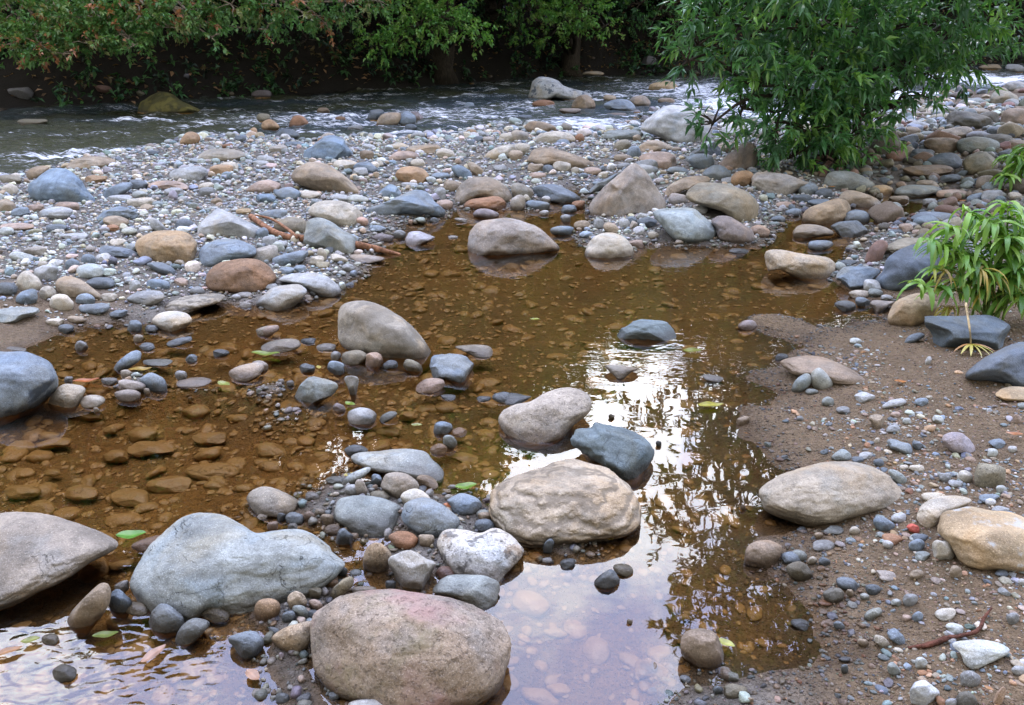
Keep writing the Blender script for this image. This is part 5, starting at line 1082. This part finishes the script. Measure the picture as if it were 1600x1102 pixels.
# ---------------------------------------------------------------- fallen leaves
LV = [(205, 836, 46, 18, -8, (.16, .42, .04), 'bright green leaf', 'between the cracked and the whale-backed boulders'), (350, 600, 26, 22, 30, (.42, .48, .10), 'round yellow-green leaf', 'beside the low pinkish grey cobble'),
      (836, 499, 16, 12, 0, (.42, .45, .02), 'small yellow leaf', 'floating in the upper pool'), (1082, 548, 32, 15, -10, (.30, .32, .03), 'olive-yellow leaf', 'floating near the top of the sky reflection'),
      (1110, 633, 42, 14, -5, (.40, .36, .05), 'curled yellow leaf', 'on the water beside the wet sand'), (950, 840, 22, 14, 15, (.50, .36, .03), 'yellow leaf', 'before the massive layered boulder'),
      (415, 553, 48, 12, 5, (.28, .38, .04), 'long green leaf', 'in the shallows left of the sloping tan-grey boulder'), (728, 760, 36, 16, -15, (.22, .40, .03), 'green leaf', 'behind the small blunt blue-grey cobble'),
      (547, 631, 20, 16, 30, (.28, .42, .03), 'lime-green leaf', 'behind the pale grey stone in the pool'), (651, 664, 18, 12, 0, (.40, .42, .12), 'pale lime leaf', 'on the bark scrap in the shallows'),
      (498, 574, 12, 14, 60, (.45, .36, .06), 'tiny yellow leaf', 'between two small stones by the flat-topped wedge'), (220, 577, 36, 11, -5, (.42, .28, .06), 'ochre leaf', 'on the gravel shoal at left'),
      (135, 595, 40, 11, -12, (.45, .13, .03), 'orange-red leaf', 'beside the stained blue-grey boulder'), (550, 742, 26, 10, -15, (.46, .38, .08), 'straw-yellow leaf', 'behind the front gravel patch'),
      (1135, 1005, 28, 18, 35, (.42, .42, .10), 'mottled yellow leaf', 'behind the blunt brown cobble'), (48, 1000, 28, 22, -20, (.36, .38, .07), 'yellow-olive leaf', 'in the ripples at the lower left'),
      (12, 1018, 44, 12, -28, (.36, .18, .07), 'brown leaf', 'in the ripples at the lower left edge'), (1407, 596, 18, 8, 15, (.50, .20, .06), 'orange leaf', 'on the sand before the dark blue-grey boulder'),
      (702, 790, 20, 10, 25, (.48, .15, .05), 'small orange-red leaf', 'beside the small blunt blue-grey cobble'), (612, 856, 16, 14, 50, (.38, .45, .25), 'pale green leaf scrap', 'on the upright tan cobble'),
      (1585, 678, 26, 8, 10, (.45, .18, .07), 'rust leaf', 'on the grit at the right edge'), (1545, 1075, 14, 8, 40, (.45, .22, .08), 'orange leaf scrap', 'at the bottom edge of the sand'), (240, 1022, 46, 15, -60, (.42, .25, .17), 'long pinkish leaf', 'under the front water by the dome-shaped cobble'),
      (395, 1055, 34, 22, 40, (.45, .26, .16), 'curled pink-brown leaf', 'in the water before the dark slate triangle'), (165, 992, 40, 12, -10, (.24, .30, .06), 'dull olive leaf', 'under the tapered brown stone'), (1300, 292, 12, 8, 0, (.5, .2, .04), 'orange leaf', 'under the overhanging tree'), (1503, 314, 18, 9, 10, (.55, .20, .03), 'bright orange leaf', 'in the stones behind the green plant')]
for i, (px, py, w, h, rot, cc, a, wh) in enumerate(LV):
    r_ = np.random.default_rng(200 + i); q = P(px, py); z = max(ground(q[:1], q[1:2])[0], 0)
    q = P(px, py, z + .012); dist = np.dot(q - CAMP, [0, CT, -ST]); L = max(w, h) * dist / FPX; W = max(.35 * L, min(.6 * L, h * dist / FPX / .7))
    a0 = math.radians(-rot); nU, nV = 14, 6; V = []; F = []
    for iu in range(nU + 1):
        t = iu / nU; ww = W * .5 * math.sin(math.pi * t) ** .7 * (1 - .25 * t)
        for iv in range(nV + 1):
            s = iv / nV * 2 - 1; x = (t - .5) * L; y = s * ww; zz = .10 * L * (t - .5) ** 2 * 2 + .16 * abs(y) + .02 * L * math.sin(9 * t + i)
            V.append((x * math.cos(a0) - y * math.sin(a0), x * math.sin(a0) + y * math.cos(a0), zz))
    for iu in range(nU):
        for iv in range(nV):
            b_ = iu * (nV + 1) + iv; F.append((b_, b_ + 1, b_ + nV + 2, b_ + nV + 1))
    V = np.array(V); nn = pnoise(V * 60 + i); cols = np.clip(np.array(cc) * (.5 if cc[1] > cc[0] else .75) * (1 + .35 * nn)[:, None], 0, .8)
    mid = np.abs((np.arange(len(V)) % (nV + 1)) - nV / 2) < .6; cols[mid] *= 1.25
    tag(link('fallen_leaf', mesh_np('fallen_leaf', V, np.array(F), True, cols), LEAF, loc=q), a + ' ' + wh, 'leaf', 'fallen leaves')

# ---------------------------------------------------------------- sky and light
SUN_EL, SUN_AZ = math.radians(56), math.radians(-20)       # azimuth from +Y toward +X
w = bpy.data.worlds.new("World"); SC.world = w; w.use_nodes = True; t = w.node_tree; t.nodes.clear()
out = t.nodes.new('ShaderNodeOutputWorld'); bg = t.nodes.new('ShaderNodeBackground'); bg.inputs[1].default_value = 0.1
sky = t.nodes.new('ShaderNodeTexSky'); sky.sky_type = 'NISHITA'; sky.sun_disc = False; sky.sun_elevation = SUN_EL; sky.sun_rotation = SUN_AZ
tc = t.nodes.new('ShaderNodeTexCoord'); nz_ = t.nodes.new('ShaderNodeTexNoise'); nz_.inputs['Scale'].default_value = 3.1; nz_.inputs['Detail'].default_value = 7; nz_.inputs['Roughness'].default_value = .58; nz_.inputs['Distortion'].default_value = .4
mr = t.nodes.new('ShaderNodeMapRange'); mr.inputs[1].default_value = .40; mr.inputs[2].default_value = .60; mr.interpolation_type = 'SMOOTHSTEP'
nz2 = t.nodes.new('ShaderNodeTexNoise'); nz2.inputs['Scale'].default_value = 6; nz2.inputs['Detail'].default_value = 5
cm = t.nodes.new('ShaderNodeMix'); cm.data_type = 'RGBA'; cm.inputs[6].default_value = (45, 53, 88, 1); cm.inputs[7].default_value = (108, 111, 120, 1)
mx = t.nodes.new('ShaderNodeMix'); mx.data_type = 'RGBA'
dt = t.nodes.new('ShaderNodeVectorMath'); dt.operation = 'DOT_PRODUCT'; dt.inputs[1].default_value = (0.02, .72, .69)
gl = t.nodes.new('ShaderNodeMapRange'); gl.interpolation_type = 'SMOOTHSTEP'; gl.inputs[1].default_value = .15; gl.inputs[2].default_value = .9; gl.inputs[3].default_value = 0.0; gl.inputs[4].default_value = 1.0
thin = t.nodes.new('ShaderNodeMix'); thin.data_type = 'RGBA'; thin.inputs[7].default_value = (25, 24, 21.8, 1)      # thin white cloud away from the bright part
L_ = t.links.new
L_(tc.outputs['Generated'], nz_.inputs['Vector']); L_(tc.outputs['Generated'], nz2.inputs['Vector']); sz = t.nodes.new('ShaderNodeSeparateXYZ'); L_(tc.outputs['Generated'], sz.inputs[0])
hi = t.nodes.new('ShaderNodeMapRange'); hi.interpolation_type = 'SMOOTHSTEP'; hi.inputs[1].default_value = .50; hi.inputs[2].default_value = .66; hi.inputs[3].default_value = .10; hi.inputs[4].default_value = -.10
ad = t.nodes.new('ShaderNodeMath'); ad.operation = 'ADD'; L_(sz.outputs[2], hi.inputs[0]); L_(nz_.outputs[0], ad.inputs[0]); L_(hi.outputs[0], ad.inputs[1])      # clouds thicken lower down
L_(ad.outputs[0], mr.inputs[0]); L_(mr.outputs[0], cm.inputs[0])
L_(tc.outputs['Generated'], dt.inputs[0]); L_(dt.outputs['Value'], gl.inputs[0])
L_(nz2.outputs[0], thin.inputs[0]); L_(sky.outputs[0], thin.inputs[6])
L_(gl.outputs[0], mx.inputs[0]); L_(thin.outputs[2], mx.inputs[6]); L_(cm.outputs[2], mx.inputs[7]); L_(mx.outputs[2], bg.inputs[0]); L_(bg.outputs[0], out.inputs[0])
sd = bpy.data.lights.new('sun', 'SUN'); sd.energy = 1.4; sd.angle = math.radians(20); sd.color = (1, .93, .80)
so = bpy.data.objects.new('sun', sd); COL.objects.link(so)
dirv = Vector((math.sin(SUN_AZ) * math.cos(SUN_EL), math.cos(SUN_AZ) * math.cos(SUN_EL), math.sin(SUN_EL)))
so.rotation_euler = (-dirv).to_track_quat('-Z', 'Y').to_euler()

SC.render.engine = 'CYCLES'
SC.view_settings.view_transform = 'Standard'; SC.view_settings.look = 'None'; SC.view_settings.exposure = -0.42; SC.view_settings.gamma = 1.0
cy = SC.cycles; cy.use_denoising = True; cy.max_bounces = 6; cy.transparent_max_bounces = 8; cy.diffuse_bounces = 3; cy.glossy_bounces = 3; cy.transmission_bounces = 3
cy.caustics_reflective = False; cy.caustics_refractive = False; cy.use_adaptive_sampling = True; cy.adaptive_threshold = .02; cy.sample_clamp_indirect = 6
